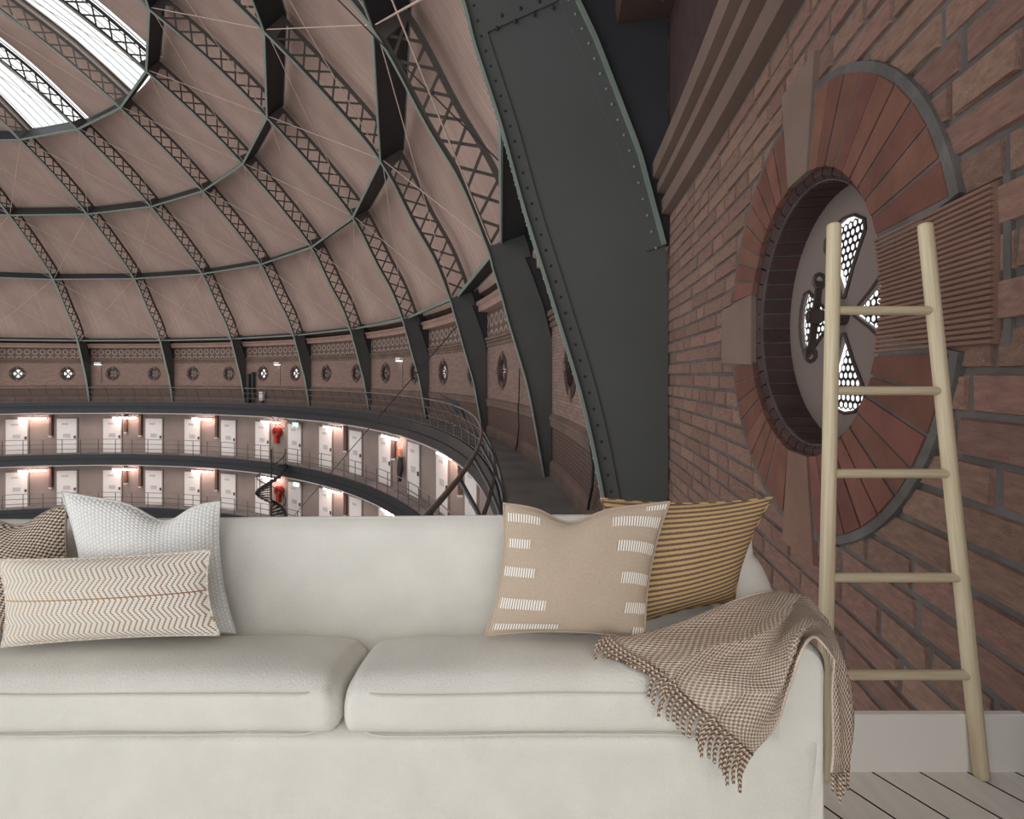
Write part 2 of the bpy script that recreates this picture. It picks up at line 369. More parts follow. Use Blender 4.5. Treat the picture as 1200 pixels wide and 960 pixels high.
# ---------------------------------------------------------------- round brick walls
ZW, RW, RO = .0050, .01175, .0177            # window height, opening radius, ring radius
B0, B1 = -4, 8.6
def wall_point(s, z, b0, dr=0.0): return P(1 + dr, b0 + s / D, z)
def holed(mb, b0, s0, s1, z0, z1, sc_, rad, ns=10):   # wall patch with a round opening
    a = min(.021, (s1 - s0) / 2)
    def q(s_, z_): return wall_point(s_, z_, b0)
    def uvq(s_, z_): return (S * (D * b0 + s_), S * z_)
    def patch(sa, sb, za, zb, n):
        g = [[q(sa + (sb - sa) * i / n, z_) for z_ in (za, zb)] for i in range(n + 1)]
        w = [[uvq(sa + (sb - sa) * i / n, z_) for z_ in (za, zb)] for i in range(n + 1)]; mb.grid(g, w)
    M_ = 48; g = []; w = []
    for k in range(M_ + 1):
        t = 2 * PI * k / M_; c, s_ = math.cos(t), math.sin(t); e = a / max(abs(c), abs(s_))
        row = [(sc_ + c * rad, ZW + s_ * rad), (sc_ + c * e, ZW + s_ * e)]
        g.append([q(*p) for p in row]); w.append([uvq(*p) for p in row])
    mb.grid(g, w)
    za, zb = ZW - a, ZW + a
    if sc_ - a > s0: patch(s0, sc_ - a, za, zb, 3)
    if sc_ + a < s1: patch(sc_ + a, s1, za, zb, 3)
    patch(s0, s1, z0, za, ns); patch(s0, s1, zb, z1, ns)
wall_back = empty('wall_back', P(1, 2, -.0672), kind='structure')
wall_right = empty('wall_right', P(1, 8.2, -.0672), kind='structure')
Z_LEDGE, Z_CORN = -.0262, .0319
mb = MB()
for hb in range(-8, 16): holed(mb, hb / 2, 0, D / 2, -.030, .036, D / 4, RW, 4)
mb.build('brickwork', 'brick_far', wall_back)
mb = MB(); holed(mb, 8, 0, D / 2, -.030, .036, D / 4, RW, 12)
mb.build('mortar_bed', 'mortar', wall_right)
CORN = [(1.0, .0319), (.9984, .0321), (.9984, .0350), (.9993, .0352), (.9993, .0361), (.9975, .0364), (.9975, .0381), (.9986, .0383), (.9986, .0390), (.9967, .0394), (.9967, .0425), (1.0, .0440)]
LEDGE = [(1.0, -.0345), (.9985, -.0335), (.9985, -.0300), (.9978, -.0290), (.9978, -.0272), (1.0, -.0247)]
PLINTH = [(1.0, -.0560), (.9988, -.0570), (.9982, -.0600), (.9982, -.0672)]
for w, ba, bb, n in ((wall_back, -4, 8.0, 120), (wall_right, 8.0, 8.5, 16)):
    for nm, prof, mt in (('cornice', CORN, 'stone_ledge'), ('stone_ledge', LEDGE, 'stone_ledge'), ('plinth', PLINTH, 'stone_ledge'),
                         ('ring_frieze', [(1, .044), (1, .0715)], 'frieze_rings' if w is wall_back else 'brick_dark'), ('arcaded_frieze', [(1, -.056), (1, -.0345)], 'frieze_arches'),  # right wall's ring frieze coloured dark to stand for shade under the roof
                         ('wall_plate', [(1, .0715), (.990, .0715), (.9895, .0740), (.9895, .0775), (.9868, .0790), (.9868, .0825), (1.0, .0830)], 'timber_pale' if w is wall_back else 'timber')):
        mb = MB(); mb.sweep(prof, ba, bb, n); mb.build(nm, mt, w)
mb = MB(); mb.sweep([(1, -.52), (1, -.067)], -4, 8.3, 120); mb.build('cell_wall', 'cell_wall', wall_back)
mb = MB(); pts = [P(1.0, b / 4, -.50) for b in range(-16, 34)]; mb.face(pts); mb.build('floor_hall', 'concrete', kind='structure')

# ---------------------------------------------------------------- single bricks of the near wall
BR = []
for k in range(4):
    rng = random.Random(k); mb = MB(); j = lambda a: rng.uniform(-a, a)
    c = [(-.5, -.5), (.5, -.5), (.5, .5), (-.5, .5)]
    back = [(x, .5, z) for x, z in c]; mid = [(x, -.32 + j(.05), z) for x, z in c]; fr = [(x * .965 + j(.006), -.5 + j(.10), z * .90 + j(.015)) for x, z in c]
    n = len(mb.v); mb.v += back + mid + fr
    for i in range(4):
        q = (i + 1) % 4; mb.f += [(n + i, n + 4 + i, n + 4 + q, n + q)[::-1], (n + 4 + i, n + 8 + i, n + 8 + q, n + 4 + q)[::-1]]; mb.uv += [None, None]
    mb.f.append((n + 8, n + 9, n + 10, n + 11)); mb.uv.append(None)
    BR.append(mb.mesh('brick', 'brick'))
def brick(s0, s1, z0, z1, proud):
    gap = .00017
    s0 += gap; s1 -= gap
    if s1 - s0 < .0009: return
    sm, zm = (s0 + s1) / 2, (z0 + z1) / 2; b = 8 + sm / D
    o = bpy.data.objects.new('brick', random.choice(BR)); prep(o, wall_right)
    th = PHI + D * b; dep = .0012
    # local x runs along the wall, local y outward, local z up
    o.matrix_basis = Matrix.Translation(P(1 - proud + dep / 2, b, zm)) @ Matrix.Rotation(-th, 4, 'Z') @ Matrix.Diagonal((S * (s1 - s0), S * dep, S * (z1 - z0 - 2 * gap * .9), 1))
CH = .00209; SW = D / 4
for k in range(-12, 16):
    z0 = .0002 + k * CH; z1 = z0 + CH
    if z0 < Z_LEDGE + .001: continue
    if z1 > Z_CORN + .0004: z1 = Z_CORN + .0002
    if z1 - z0 < .0008: continue
    zc = min(max(ZW, z0), z1); hole = 0
    dz = abs(zc - ZW)
    cut = []
    if dz < .0142: cut.append((SW - math.sqrt(.0142 ** 2 - dz ** 2), SW + math.sqrt(.0142 ** 2 - dz ** 2)))
    s = -.001 + random.uniform(0, .003); heads = k % 2 == 0
    while s < D * .44:
        L = (.0043 if heads else .0086) * random.uniform(.93, 1.07)
        if random.random() < .22: L = .0043 if not heads else .0086
        a, b = s, s + L; s = b
        segs = [(max(a, .0002), b)]
        for c0, c1 in cut:
            segs = [q for a_, b_ in segs for q in ((a_, min(b_, c0)), (max(a_, c1), b_)) if q[1] - q[0] > .0006]
        for a_, b_ in segs: brick(a_, b_, z0, z1, random.uniform(.00012, .00026))

# ---------------------------------------------------------------- round windows
def polar(b, rad, t, dr): return P(1 + dr, b + rad * math.cos(t) / D, ZW + rad * math.sin(t))
def wedge(b, r0, r1, t0, t1, d0, d1, n=2, chamfer=.0):     # piece of a ring round a window, from face d0 back to d1
    mb = MB(); ts = [t0 + (t1 - t0) * i / n for i in range(n + 1)]
    sec = [(r0, d1), (r0, d0 + chamfer), (r0 + chamfer, d0), (r1 - chamfer, d0), (r1, d0 + chamfer), (r1, d1)] if chamfer else [(r0, d1), (r0, d0), (r1, d0), (r1, d1)]
    g = [[polar(b, r_, t, d_) for r_, d_ in sec] for t in ts]
    mb.grid(g, close_v=True); mb.face(g[0]); mb.face(g[-1][::-1]); return mb
def stone(b, pts, d0, d1):                                 # polygon in (s, z - ZW) pulled out of the wall
    mb = MB(); f_ = [P(1 + d0, b + s_ / D, ZW + z_) for s_, z_ in pts]; k_ = [P(1 + d1, b + s_ / D, ZW + z_) for s_, z_ in pts]; n = len(pts)
    mb.face(f_); mb.face(k_[::-1])
    for i in range(n): mb.face([f_[i], k_[i], k_[(i + 1) % n], f_[(i + 1) % n]])
    return mb
def petals(scale=1.0):
    out = []
    for q in range(4):
        t = q * PI / 2; pts = []
        for rr_, dt in ((.0018, -.10), (.0050, -.36), (.0084, -.46), (.0092, -.40), (.0096, -.2), (.0097, 0), (.0096, .2), (.0092, .40), (.0084, .46), (.0050, .36), (.0018, .10)):
            pts.append((rr_ * scale * math.cos(t + dt), rr_ * scale * math.sin(t + dt)))
        out.append(pts)
    return out
def disc_mesh(b, rad, dr, thick, holes):
    outer = [(rad * math.cos(2 * PI * k / 40), rad * math.sin(2 * PI * k / 40)) for k in range(40)]
    loops = [outer] + [h[::-1] for h in holes]; flat = [p for l in loops for p in l]
    tris = tessellate_polygon([[Vector((x, y, 0)) for x, y in l] for l in loops])
    mb = MB(); n = len(flat)
    mb.v = [tuple(P(1 + dr, b + x / D, ZW + y)) for x, y in flat] + [tuple(P(1 + dr + thick, b + x / D, ZW + y)) for x, y in flat]
    for t in tris: mb.f += [tuple(t), tuple(i + n for i in reversed(t))]
    k = 0
    for l in loops:
        for i in range(len(l)): a, c = k + i, k + (i + 1) % len(l); mb.f.append((a, c, c + n, a + n))
        k += len(l)
    mb.uv = [None] * len(mb.f); return mb
def ring_gap(b, r0, r1, dr): return wedge(b, r0, r1, math.radians(12.2), math.radians(347.8), dr, .0008, 72)

# near window, built stone by stone
win = empty('window_1', P(1, 8.25, ZW - RO), kind='structure')
BW = 8.25; qd = math.radians
ring_gap(BW, RW + .0001, RO + .0006, -.00043).build('mortar_ring', 'mortar', win)
nq = 9; rng = random.Random(3)
for (a0, a1, top_left) in ((21, 80, 0), (100, 159, 1), (201, 260, 0), (280, 339, 0)):
    for i in range(nq):
        rev = a0 in (100, 280)                # joints swing so that the ring closes on the side stones
        lo_in, hi_in, lo_out, hi_out = (a0 - .8, a1 + 2.6, a0, a1 + 8.6) if rev else (a0 - 2.6, a1 + .8, a0 - 8.6, a1)
        f0, f1 = i / nq, (i + 1) / nq; q_ = []
        for rad_, la, ha in ((RW, lo_in, hi_in), (RO, lo_out, hi_out)):
            g_ = .55 * RW / rad_; q_.append([qd(la + (ha - la) * f0 + g_), qd(la + (ha - la) * f1 - g_)])
        pol = [(RW * math.cos(q_[0][0]), RW * math.sin(q_[0][0])), (RW * math.cos(q_[0][1]), RW * math.sin(q_[0][1])), (RO * math.cos(q_[1][1]), RO * math.sin(q_[1][1])), (RO * math.cos(q_[1][0]), RO * math.sin(q_[1][0]))]
        stone(BW, pol, -.00045 - rng.uniform(0, .00012), .001).build('voussoir', 'brick_red', win)
stone(BW, [(-.0018, .0116), (.0018, .0116), (.0032, .0205), (-.0032, .0205)], -.00062, .001).build('keystone', 'stone', win)
stone(BW, [(.0018, -.0116), (-.0018, -.0116), (-.0030, -.0200), (.0030, -.0200)], -.00062, .001).build('keystone', 'ribbed_stone', win)
stone(BW, [(-.0113, .0038), (-.0219, .0034), (-.0219, -.0034), (-.0113, -.0038)], -.00055, .001).build('side_stone', 'stone', win)
# ribbed block: one stone with rows of ridges
rb = MB(); nr = 26; zl, zh = -.0036, .0036; d0 = -.00050
prof = []
for i in range(nr):
    za = zl + (zh - zl) * i / nr; hgt = (zh - zl) / nr
    prof += [(za, d0 + .00016), (za + hgt * .25, d0), (za + hgt * .75, d0)]
prof.append((zh, d0 + .00016))
def rin(z_): return math.sqrt(max(.0114 ** 2 - z_ ** 2, 0))
g = [[P(1 + d_, BW + (rin(z_) + (.0199 - rin(z_)) * q) / D, ZW + z_) for z_, d_ in prof] for q in (0, .5, 1)]
g = [[P(1.001, BW + rin(z_) / D, ZW + z_) for z_, d_ in prof]] + g + [[P(1.001, BW + .0199 / D, ZW + z_) for z_, d_ in prof]]
rb.grid(g); rb.face([r_[0] for r_ in g]); rb.face([r_[-1] for r_ in g][::-1]); rb.build('ribbed_side_stone', 'ribbed_stone', win)
stone(BW, [(.0201, .0038), (.0205, .0038), (.0205, -.0038), (.0201, -.0038)], -.00018, .001).build('mortar_joint', 'mortar', win)
for i in range(44):                                        # bricks lining the opening
    t0, t1 = 2 * PI * i / 44, 2 * PI * (i + 1) / 44
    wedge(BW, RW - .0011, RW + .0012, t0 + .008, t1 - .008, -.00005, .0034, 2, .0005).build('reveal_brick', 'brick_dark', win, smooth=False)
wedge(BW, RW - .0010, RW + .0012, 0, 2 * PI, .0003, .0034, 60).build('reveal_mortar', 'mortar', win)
RD = .0112; DD = .0030
disc_mesh(BW, RD, DD, .0003, petals(.84)).build('vent_plate', 'vent_disc', win)
for q, pt in enumerate(petals(.84)):                          # perforated sheet in each cut-out
    mb = MB(); step = .00072; cx_ = sum(p[0] for p in pt) / len(pt); cy_ = sum(p[1] for p in pt) / len(pt)
    def inside(x, y):
        c = False
        for i in range(len(pt)):
            (x1, y1), (x2, y2) = pt[i], pt[i - 1]
            if (y1 > y) != (y2 > y) and x < (x2 - x1) * (y - y1) / (y2 - y1) + x1: c = not c
        return c
    for iy in range(-16, 17):
        for ix in range(-16, 17):
            x, y = (ix + .5 * (iy % 2)) * step, iy * step * .866
            if not inside(x, y): continue
            for k in range(6):
                t0, t1 = PI / 6 + k * PI / 3, PI / 6 + (k + 1) * PI / 3; R1, R0 = step * .585, step * .36
                mb.face([P(1 + DD + .0004, BW + (x + r_ * math.cos(t)) / D, ZW + y + r_ * math.sin(t)) for r_, t in ((R0, t0), (R1, t0), (R1, t1), (R0, t1))])
    mb.build('perforated_sheet', 'mesh_iron', win, kind='stuff')
    rim = [P(1 + DD - .0001, BW + x / D, ZW + y) for x, y in pt] ; rim.append(rim[0])
    mb = MB(); mb.tube(rim, .00013 * S, 6); mb.build('cutout_rim', 'vent_iron', win)
hub = P(1 + DD, BW, ZW)
def wp(s_, z_, d_): return P(1 + d_, BW + s_ / D, ZW + z_)
mb = MB(); mb.tube([wp(0, 0, DD), wp(0, 0, DD - .0012)], .0008 * S, 16); mb.tube([wp(0, 0, DD - .001), wp(0, 0, .0002)], .00042 * S, 10); mb.build('spindle', 'vent_iron', win, smooth=False)
mb = MB(); mb.tube([wp(0, 0, .0012), wp(0, 0, .0004)], .00062 * S, 6); mb.build('nut', 'vent_iron', win)
lv = MB(); A_, B_ = wp(-.0002, .0030, .0012), wp(-.0004, -.0032, .0006)
lv.beam(A_, B_, (B_ - A_).cross(Vector((0, 1, .2))),   .00055 * S, .0002 * S)
for e in (A_, B_):
    rg = [e + Vector((math.cos(k * PI / 6) * .00045 * S, 0, math.sin(k * PI / 6) * .0006 * S)) for k in range(13)]; lv.tube(rg, .00018 * S, 6, cap=False)
lv.build('lever', 'vent_iron', win)

# the other windows round the hall
OPEN = {-3: 1, -2: 1, -1: 1, 4: 1, 5: 1, 9: 0, 10: 1, 12: 1}      # half-bay numbers left open
PM = {}
n_w = 1
for hb in range(-7, 16):
    n_w += 1; b = hb / 2 + .25
    w = empty('window_%d' % n_w, P(1, b, ZW - RO), kind='structure')
    near = hb >= 10
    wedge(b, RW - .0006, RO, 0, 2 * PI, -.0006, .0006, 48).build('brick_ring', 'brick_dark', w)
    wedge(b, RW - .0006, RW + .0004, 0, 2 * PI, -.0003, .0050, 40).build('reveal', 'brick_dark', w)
    for t in (0, 90, 180, 270):
        c_, s_ = math.cos(qd(t)), math.sin(qd(t)); q = [(.0118, -.0018), (.0196, -.0030), (.0196, .0030), (.0118, .0018)]
        stone(b, [(x * c_ - y * s_, x * s_ + y * c_) for x, y in q], -.0011, .001).build('keystone', 'stone_ledge', w)
    disc_mesh(b, RD, .0034, .0003, petals(1.05)).build('vent_plate', 'vent_disc', w)
    mb = MB(); mb.tube([P(1.0034, b, ZW), P(.9985, b, ZW)], .0009 * S, 8); mb.build('spindle', 'vent_iron', w)
    if not OPEN.get(hb - 1 if False else hb, 0):
        disc_mesh(b, RD, .0044, .0003, []).build('shutter', 'shutter', w)

# ---------------------------------------------------------------- roof: girders, purlins, lining, rods, skylights
INNER = [(.9949, -.0672), (.9888, -.0330), (.9838, -.0075), (.9773, .0150), (.9715, .0340), (.9666, .0520), (.9612, .0690), (.9565, .0850),
         (.9391, .1268), (.9167, .1640), (.8810, .2270), (.8300, .2830), (.7680, .3405), (.7080, .3900), (.6400, .4350), (.5680, .4780), (.5000, .5060), (.40, .548), (.30, .575)]
def catmull(pts, n):
    out = []
    for i in range(len(pts) - 1):
        p0, p1, p2, p3 = pts[max(i - 1, 0)], pts[i], pts[i + 1], pts[min(i + 2, len(pts) - 1)]
        for k in range(n):
            t = k / n
            out.append(tuple(.5 * (2 * b + (c - a) * t + (2 * a - 5 * b + 4 * c - d) * t * t + (3 * b - a - 3 * c + d) * t ** 3) for a, b, c, d in zip(p0, p1, p2, p3)))
    out.append(pts[-1]); return out
PROF = catmull(INNER, 6)
def normal_at(i):
    a, b = PROF[max(i - 1, 0)], PROF[min(i + 1, len(PROF) - 1)]; d = Vector((b[0] - a[0], b[1] - a[1])).normalized()
    return Vector((d.y, -d.x))                # outward and up
OUTP = [(.9996, .0243), (.9944, .0449), (.9860, .0682), (.9817, .0780)]
def off(i, k):
    n = normal_at(i); r_, z_ = PROF[i][0] + n.x * k, PROF[i][1] + n.y * k
    if k > .02 and z_ < .078:                 # the plate's outer edge runs straight down to the wall
        for (ra, za), (rb, zb) in zip(OUTP, OUTP[1:]):
            if za <= z_ <= zb: r_ = ra + (rb - ra) * (z_ - za) / (zb - za) - (.0262 - k)
    return (r_, z_)
i_top = min(range(len(PROF)), key=lambda i: abs(PROF[i][1] - .087))      # where the plate ends and the lattice begins
def outer(i):
    r_, z_ = off(i, .0262)
    if z_ < .0250 or r_ > .9996: r_ = min(r_, .9996)
    return r_, z_
def lp(r_, z_, x=0.0): return Vector((x * S, S * (r_ - .9949), S * (z_ + .0672)))     # girder's own frame
def make_girder(label, group, near):
    g = empty('arched_girder', world_children=False, label=label, cat='girder', group=group)
    wm = 'steel_web'
    # solid plate from the foot to the eaves
    mb = MB(); th = .0006
    inn = PROF[:i_top + 1]; out = [(min(.9996, off(i, .0262)[0]) if off(i, .0262)[1] > .0243 else .9996, max(off(i, .0262)[1], PROF[i][1]) if off(i, .0262)[1] > .0243 else PROF[i][1]) for i in range(i_top + 1)]
    g1 = [[lp(*a, x=-th), lp(*c, x=-th)] for a, c in zip(inn, out)]; g2 = [[lp(*a, x=th), lp(*c, x=th)] for a, c in zip(inn, out)]
    mb.grid(g1); mb.grid([r_[::-1] for r_ in g2]); mb.grid([[a[0], b[0]] for a, b in zip(g1, g2)]); mb.grid([[a[1], b[1]] for a, b in zip(g2, g1)])
    mb.face([g1[-1][0], g1[-1][1], g2[-1][1], g2[-1][0]]); mb.build('web_plate', wm, g)
    # dark plate between girder and wall
    mb = MB(); rows = [(c, (.9998, c[1])) for c in out if c[1] > .0243] + [((out[-1][0], .0985), (.9998, .0985))]
    for x in (-th * .5, th * .5): mb.grid([[lp(*a, x=x), lp(*c, x=x)] for a, c in rows])
    mb.build('backing_plate', 'steel_dark', g)
    def flange(name, pts, w, t, mt, i0=0):
        mb = MB(); rows = []
        for k, p in enumerate(pts):
            a, c = pts[max(k - 1, 0)], pts[min(k + 1, len(pts) - 1)]; d = Vector((c[0] - a[0], c[1] - a[1])).normalized(); n = Vector((d.y, -d.x))
            q = (p[0] - n.x * t, p[1] - n.y * t)
            rows.append([lp(*p, x=-w / 2), lp(*p, x=w / 2), lp(*q, x=w / 2), lp(*q, x=-w / 2)])
        mb.grid(rows, close_v=True); mb.face(rows[0][::-1]); mb.face(rows[-1]); return mb.build(name, mt, g)
    flange('inner_flange', PROF, .0040 if near else .0046, .0006, 'steel_green')
    och = [o_ for o_ in (off(i, .0262) for i in range(len(PROF))) if o_[1] > .0243 and o_[0] < .9998]
    flange('outer_flange', och, .0034, .0008, 'steel_green' if near else 'lattice')
    for x in ((.0012,) if near else ()):       # riveted angles along the plate
        ia = [off(i, .0016) for i in range(i_top + 1)]; 
        for nm, base, k0, k1 in (('inner_angle', range(0, i_top + 1), .0000, .0030), ('outer_angle', [i for i in range(i_top + 1) if off(i, .0262)[1] > .0243 and off(i, .0262)[0] < .9998], .0222, .0262)):
            mb = MB(); rows = [[lp(*off(i, k0), x=th), lp(*off(i, k0), x=th + .0004), lp(*off(i, k1), x=th + .0004), lp(*off(i, k1), x=th)] for i in base]
            mb.grid(rows, close_v=True); ang_ = mb.build(nm, 'steel_web', g)
            rv = MB(); L = 0; nxt = 0; base = list(base); km = (k0 + k1) / 2
            for i in base[1:]:
                a, c = off(i - 1, km), off(i, km); dl = math.hypot(c[0] - a[0], c[1] - a[1])
                while nxt < L + dl:
                    t = (nxt - L) / dl; rr_, zz_ = a[0] + (c[0] - a[0]) * t, a[1] + (c[1] - a[1]) * t
                    cc = lp(rr_, zz_, x=th + .0004); R_ = .00032 * S
                    g_ = [[cc + Vector((math.sin(ph) * R_ * .8, math.cos(ph) * R_ * math.cos(q * PI / 4), math.cos(ph) * R_ * math.sin(q * PI / 4))) for q in range(8)] for ph in (0, .6, 1.2)]
                    rv.grid(g_, close_v=True); rv.face(g_[-1]); nxt += .0034
                L += dl
            rv.build('rivet_row', 'steel_dark' if nm == 'inner_angle' else 'steel_green', g, kind='stuff')
    if near:
        rv = MB(); L = 0; nxt = 0
        for i in range(1, len(PROF)):         # rivet heads on the flange face
            a, c = PROF[i - 1], PROF[i]; dl = math.hypot(c[0] - a[0], c[1] - a[1])
            while nxt < L + dl:
                t = (nxt - L) / dl; n = normal_at(i); cc = lp(a[0] + (c[0] - a[0]) * t - n.x * .0006, a[1] + (c[1] - a[1]) * t - n.y * .0006)
                for sx in (-1, 1):
                    q_ = cc + Vector((sx * .0013 * S, 0, 0)); R_ = .00026 * S; ax = Vector((0, -n.x, -n.y)); e2 = Vector((0, n.y, -n.x)); e1 = Vector((1, 0, 0))
                    g_ = [[q_ + ax * math.sin(ph) * R_ + (e1 * math.cos(k * PI / 3) + e2 * math.sin(k * PI / 3)) * math.cos(ph) * R_ for k in range(6)] for ph in (0, .8)]
                    rv.grid(g_, close_v=True); rv.face(g_[-1])
                nxt += .0030
            L += dl
            if PROF[i][1] > .12: break
        rv.build('flange_rivets', 'steel_green', g, kind='stuff')
        ks = [i for i in range(i_top + 1) if PROF[i][1] > .0705]            # splice plate with rivets
        mb = MB(); rows = [[lp(*off(i, .003), x=th), lp(*off(i, .003), x=th + .0005), lp(*off(i, .0215), x=th + .0005), lp(*off(i, .0215), x=th)] for i in ks]
        mb.grid(rows, close_v=True); mb.face(rows[0]); mb.face(rows[-1][::-1]); sp = mb.build('splice_plate', 'steel_web', g)
        rv = MB()
        for i in ks[::3]:
            for k_ in (.005, .009, .013, .017):
                for dd in (0, .0022):
                    cc = lp(*off(i, k_ + dd * .5), x=th + .0005) + Vector((0, 0, dd * S)); R_ = .00045 * S
                    g_ = [[cc + Vector((math.sin(ph) * R_ * .8, math.cos(ph) * R_ * math.cos(q * PI / 4), math.cos(ph) * R_ * math.sin(q * PI / 4))) for q in range(8)] for ph in (0, .6, 1.2)]
                    rv.grid(g_, close_v=True); rv.face(g_[-1])
        rv.build('rivet', 'steel_dark', g, kind='stuff')
    for nm, ka, kb in (('inner_chord', .0002, .0038), ('outer_chord', .0222, .0260)):
        mb = MB(); rows = [[lp(*off(i, ka), x=-.0005), lp(*off(i, ka), x=.0005), lp(*off(i, kb), x=.0005), lp(*off(i, kb), x=-.0005)] for i in range(i_top, len(PROF))]
        mb.grid(rows, close_v=True); mb.face(rows[0]); mb.face(rows[-1][::-1]); mb.build(nm, 'lattice', g)
    # lattice
    L = [0]
    for i in range(1, len(PROF)): L.append(L[-1] + math.hypot(PROF[i][0] - PROF[i - 1][0], PROF[i][1] - PROF[i - 1][1]))
    def at(l, k):
        i = max(j for j in range(len(L)) if L[j] <= l + 1e-9); i = min(i, len(L) - 2); t = (l - L[i]) / (L[i + 1] - L[i]); a, c = off(i, k), off(i + 1, k)
        return (a[0] + (c[0] - a[0]) * t, a[1] + (c[1] - a[1]) * t)
    l = L[i_top]; step = .0195; nodes = [min(range(len(PROF)), key=lambda i: abs(PROF[i][1] - z_)) for z_ in (.227, .3405, .435)]
    while l + step < L[-1] - .001:
        for a, c in (((l, .001), (l + step, .0255)), ((l, .0255), (l + step, .001))):
            bar('lattice_bar', lp(*at(*a), x=.0004 if a[1] < .01 else -.0004), lp(*at(*c), x=.0004 if a[1] < .01 else -.0004), (1, 0, 0), .0006 * S, .0020 * S, 'lattice', g)
        l += step
    for i in nodes:                           # solid plates where the purlins meet
        mb = MB(); la = [L[i] - .012, L[i] + .012]
        pts = [at(la[0], 0), at(la[1], 0), at(L[i] + .007, .0262), at(L[i] - .007, .0262)]
        q1 = [lp(*p, x=-th) for p in pts]; q2 = [lp(*p, x=th) for p in pts]; mb.hexa([q1[0], q1[1], q1[2], q1[3], q2[0], q2[1], q2[2], q2[3]]); mb.build('gusset_plate', 'lattice', g)
    return g
def place(o, b): o.location = P(.9949, b, -.0672); o.rotation_euler = (0, 0, -(PHI + D * b))
gn = make_girder('dark riveted plate girder sweeping up beside the near brick wall', None, True); place(gn, 8)
g0 = make_girder('arched lattice girder carrying the dome, solid plate at its foot', 'lattice girders of the dome', False); place(g0, 0)
OWN = {2: 'arched lattice girder with its foot beside the black duct pipes', 5: 'arched lattice girder whose plate foot is crossed by the dark stay cable',
       6: 'arched lattice girder whose foot stands behind the black floodlight'}
for b in [-3, -2, -1, 1, 2, 3, 4, 5, 6]:
    c_ = copy_tree(g0); place(c_, b)
    if b in OWN: c_['label'] = OWN[b]; del c_['group']
g7 = copy_tree(g0); place(g7, 7); del g7['group']
g7['label'] = 'arched lattice girder next behind the riveted plate girder, foot on the gallery'

ceil = empty('ceiling', P(.30, 3, .575), kind='structure')
def idx(z_): return min(range(len(PROF)), key=lambda i: abs(PROF[i][1] - z_))
iD, iC, iA, iK, iJ = idx(.085), idx(.227), idx(.3405), idx(.435), len(PROF) - 1
def proto(name, fn, bays, parent=ceil):       # one mesh at bay 0, turned round the axis for the others
    mb = MB(); mt = fn(mb); me = mb.mesh(name, mt)
    for b in bays:
        o = prep(bpy.data.objects.new(name, me), parent)
        M = Matrix.Translation(Vector((CX, CY, 0))) @ Matrix.Rotation(-D * b, 4, 'Z') @ Matrix.Translation(Vector((-CX, -CY, 0)))
        o.matrix_basis = M
    return me
BAYS = list(range(-3, 10))
def panel(ia, ib):
    def fn(mb):
        n = 6; rows = []; uvs = []; Lr = 0
        for i in range(ia, ib + 1):
            r_, z_ = off(i, .0345)
            if i > ia: Lr += math.hypot(PROF[i][0] - PROF[i - 1][0], PROF[i][1] - PROF[i - 1][1]) * S
            pa, pb = P(r_, 0, z_), P(r_, 1, z_)
            rows.append([P(r_, k / n, z_) for k in range(n + 1)]); wd = (pb - pa).length
            uvs.append([(wd * (k / n - .5), Lr) for k in range(n + 1)])
        mb.grid(rows, uvs)
        top = [[p + (Vector((p.x - CX, p.y - CY, 0)).normalized() * .25 + Vector((0, 0, .3))) for p in r_] for r_ in rows]; mb.grid([r_[::-1] for r_ in top], [r_[::-1] for r_ in uvs])
        return 'boards'
    return fn
for ia, ib in ((iD - 1, iC), (iC, iA), (iA, iK)): proto('boarded_panel', panel(ia, ib), BAYS)
mb = MB(); re_, ze_ = off(iD - 1, .0345); mb.sweep([(1.0005, .0825), (re_ + .0005, ze_ + .0005)], -3, 9, 108); mb.build('eaves_board', 'timber', ceil)
proto('boarded_panel', panel(iK, iJ), [b for b in BAYS if b % 2 == 0])
ODD = [b for b in BAYS if b % 2]
for k in range(8):                            # skylight strips between alternate girders
    def fn(mb, k=k):
        rows = []
        for i in range(iK, iJ + 1, 3):
            r_, z_ = off(i, .030); pa, pb = P(r_, 0, z_), P(r_, 1, z_); rows.append([pa.lerp(pb, (k + .02) / 8), pa.lerp(pb, (k + .98) / 8)])
        mb.grid(rows); return 'glass'
    proto('skylight_pane', fn, ODD)
for k in range(9):
    def fn(mb, k=k):
        q = []
        for i in range(iK, iJ + 1, 3):
            r_, z_ = off(i, .030); q.append(P(r_, 0, z_).lerp(P(r_, 1, z_), k / 8))
        mb.tube(q, .0009 * S, 4); return 'glazing_bar'
    proto('glazing_bar', fn, ODD)
def purlin(i, k0, k1, w=.0030, web=False):
    def fn(mb):
        n = normal_at(i); d = Vector((-n.y, n.x))
        def q(k, e, b): return P(PROF[i][0] + n.x * k + d.x * e, b, PROF[i][1] + n.y * k + d.y * e)
        for ka, kb, e in (((k0 + .0009, k1 - .0009, .0006),) if web else ((k0, k0 + .0009, w / 2), (k1 - .0009, k1, w / 2))):
            c = [q(ka, -e, 0), q(ka, e, 0), q(kb, e, 0), q(kb, -e, 0), q(ka, -e, 1), q(ka, e, 1), q(kb, e, 1), q(kb, -e, 1)]; mb.hexa(c)
        return 'steel_dark' if web else 'steel_green'
    return fn
for i, k0, k1 in ((iD, .0095, .030), (iC, 0, .031), (iA, 0, .031), (iK, 0, .031)): proto('purlin_flange', purlin(i, k0, k1), BAYS); proto('purlin_web', purlin(i, k0, k1, web=True), BAYS)
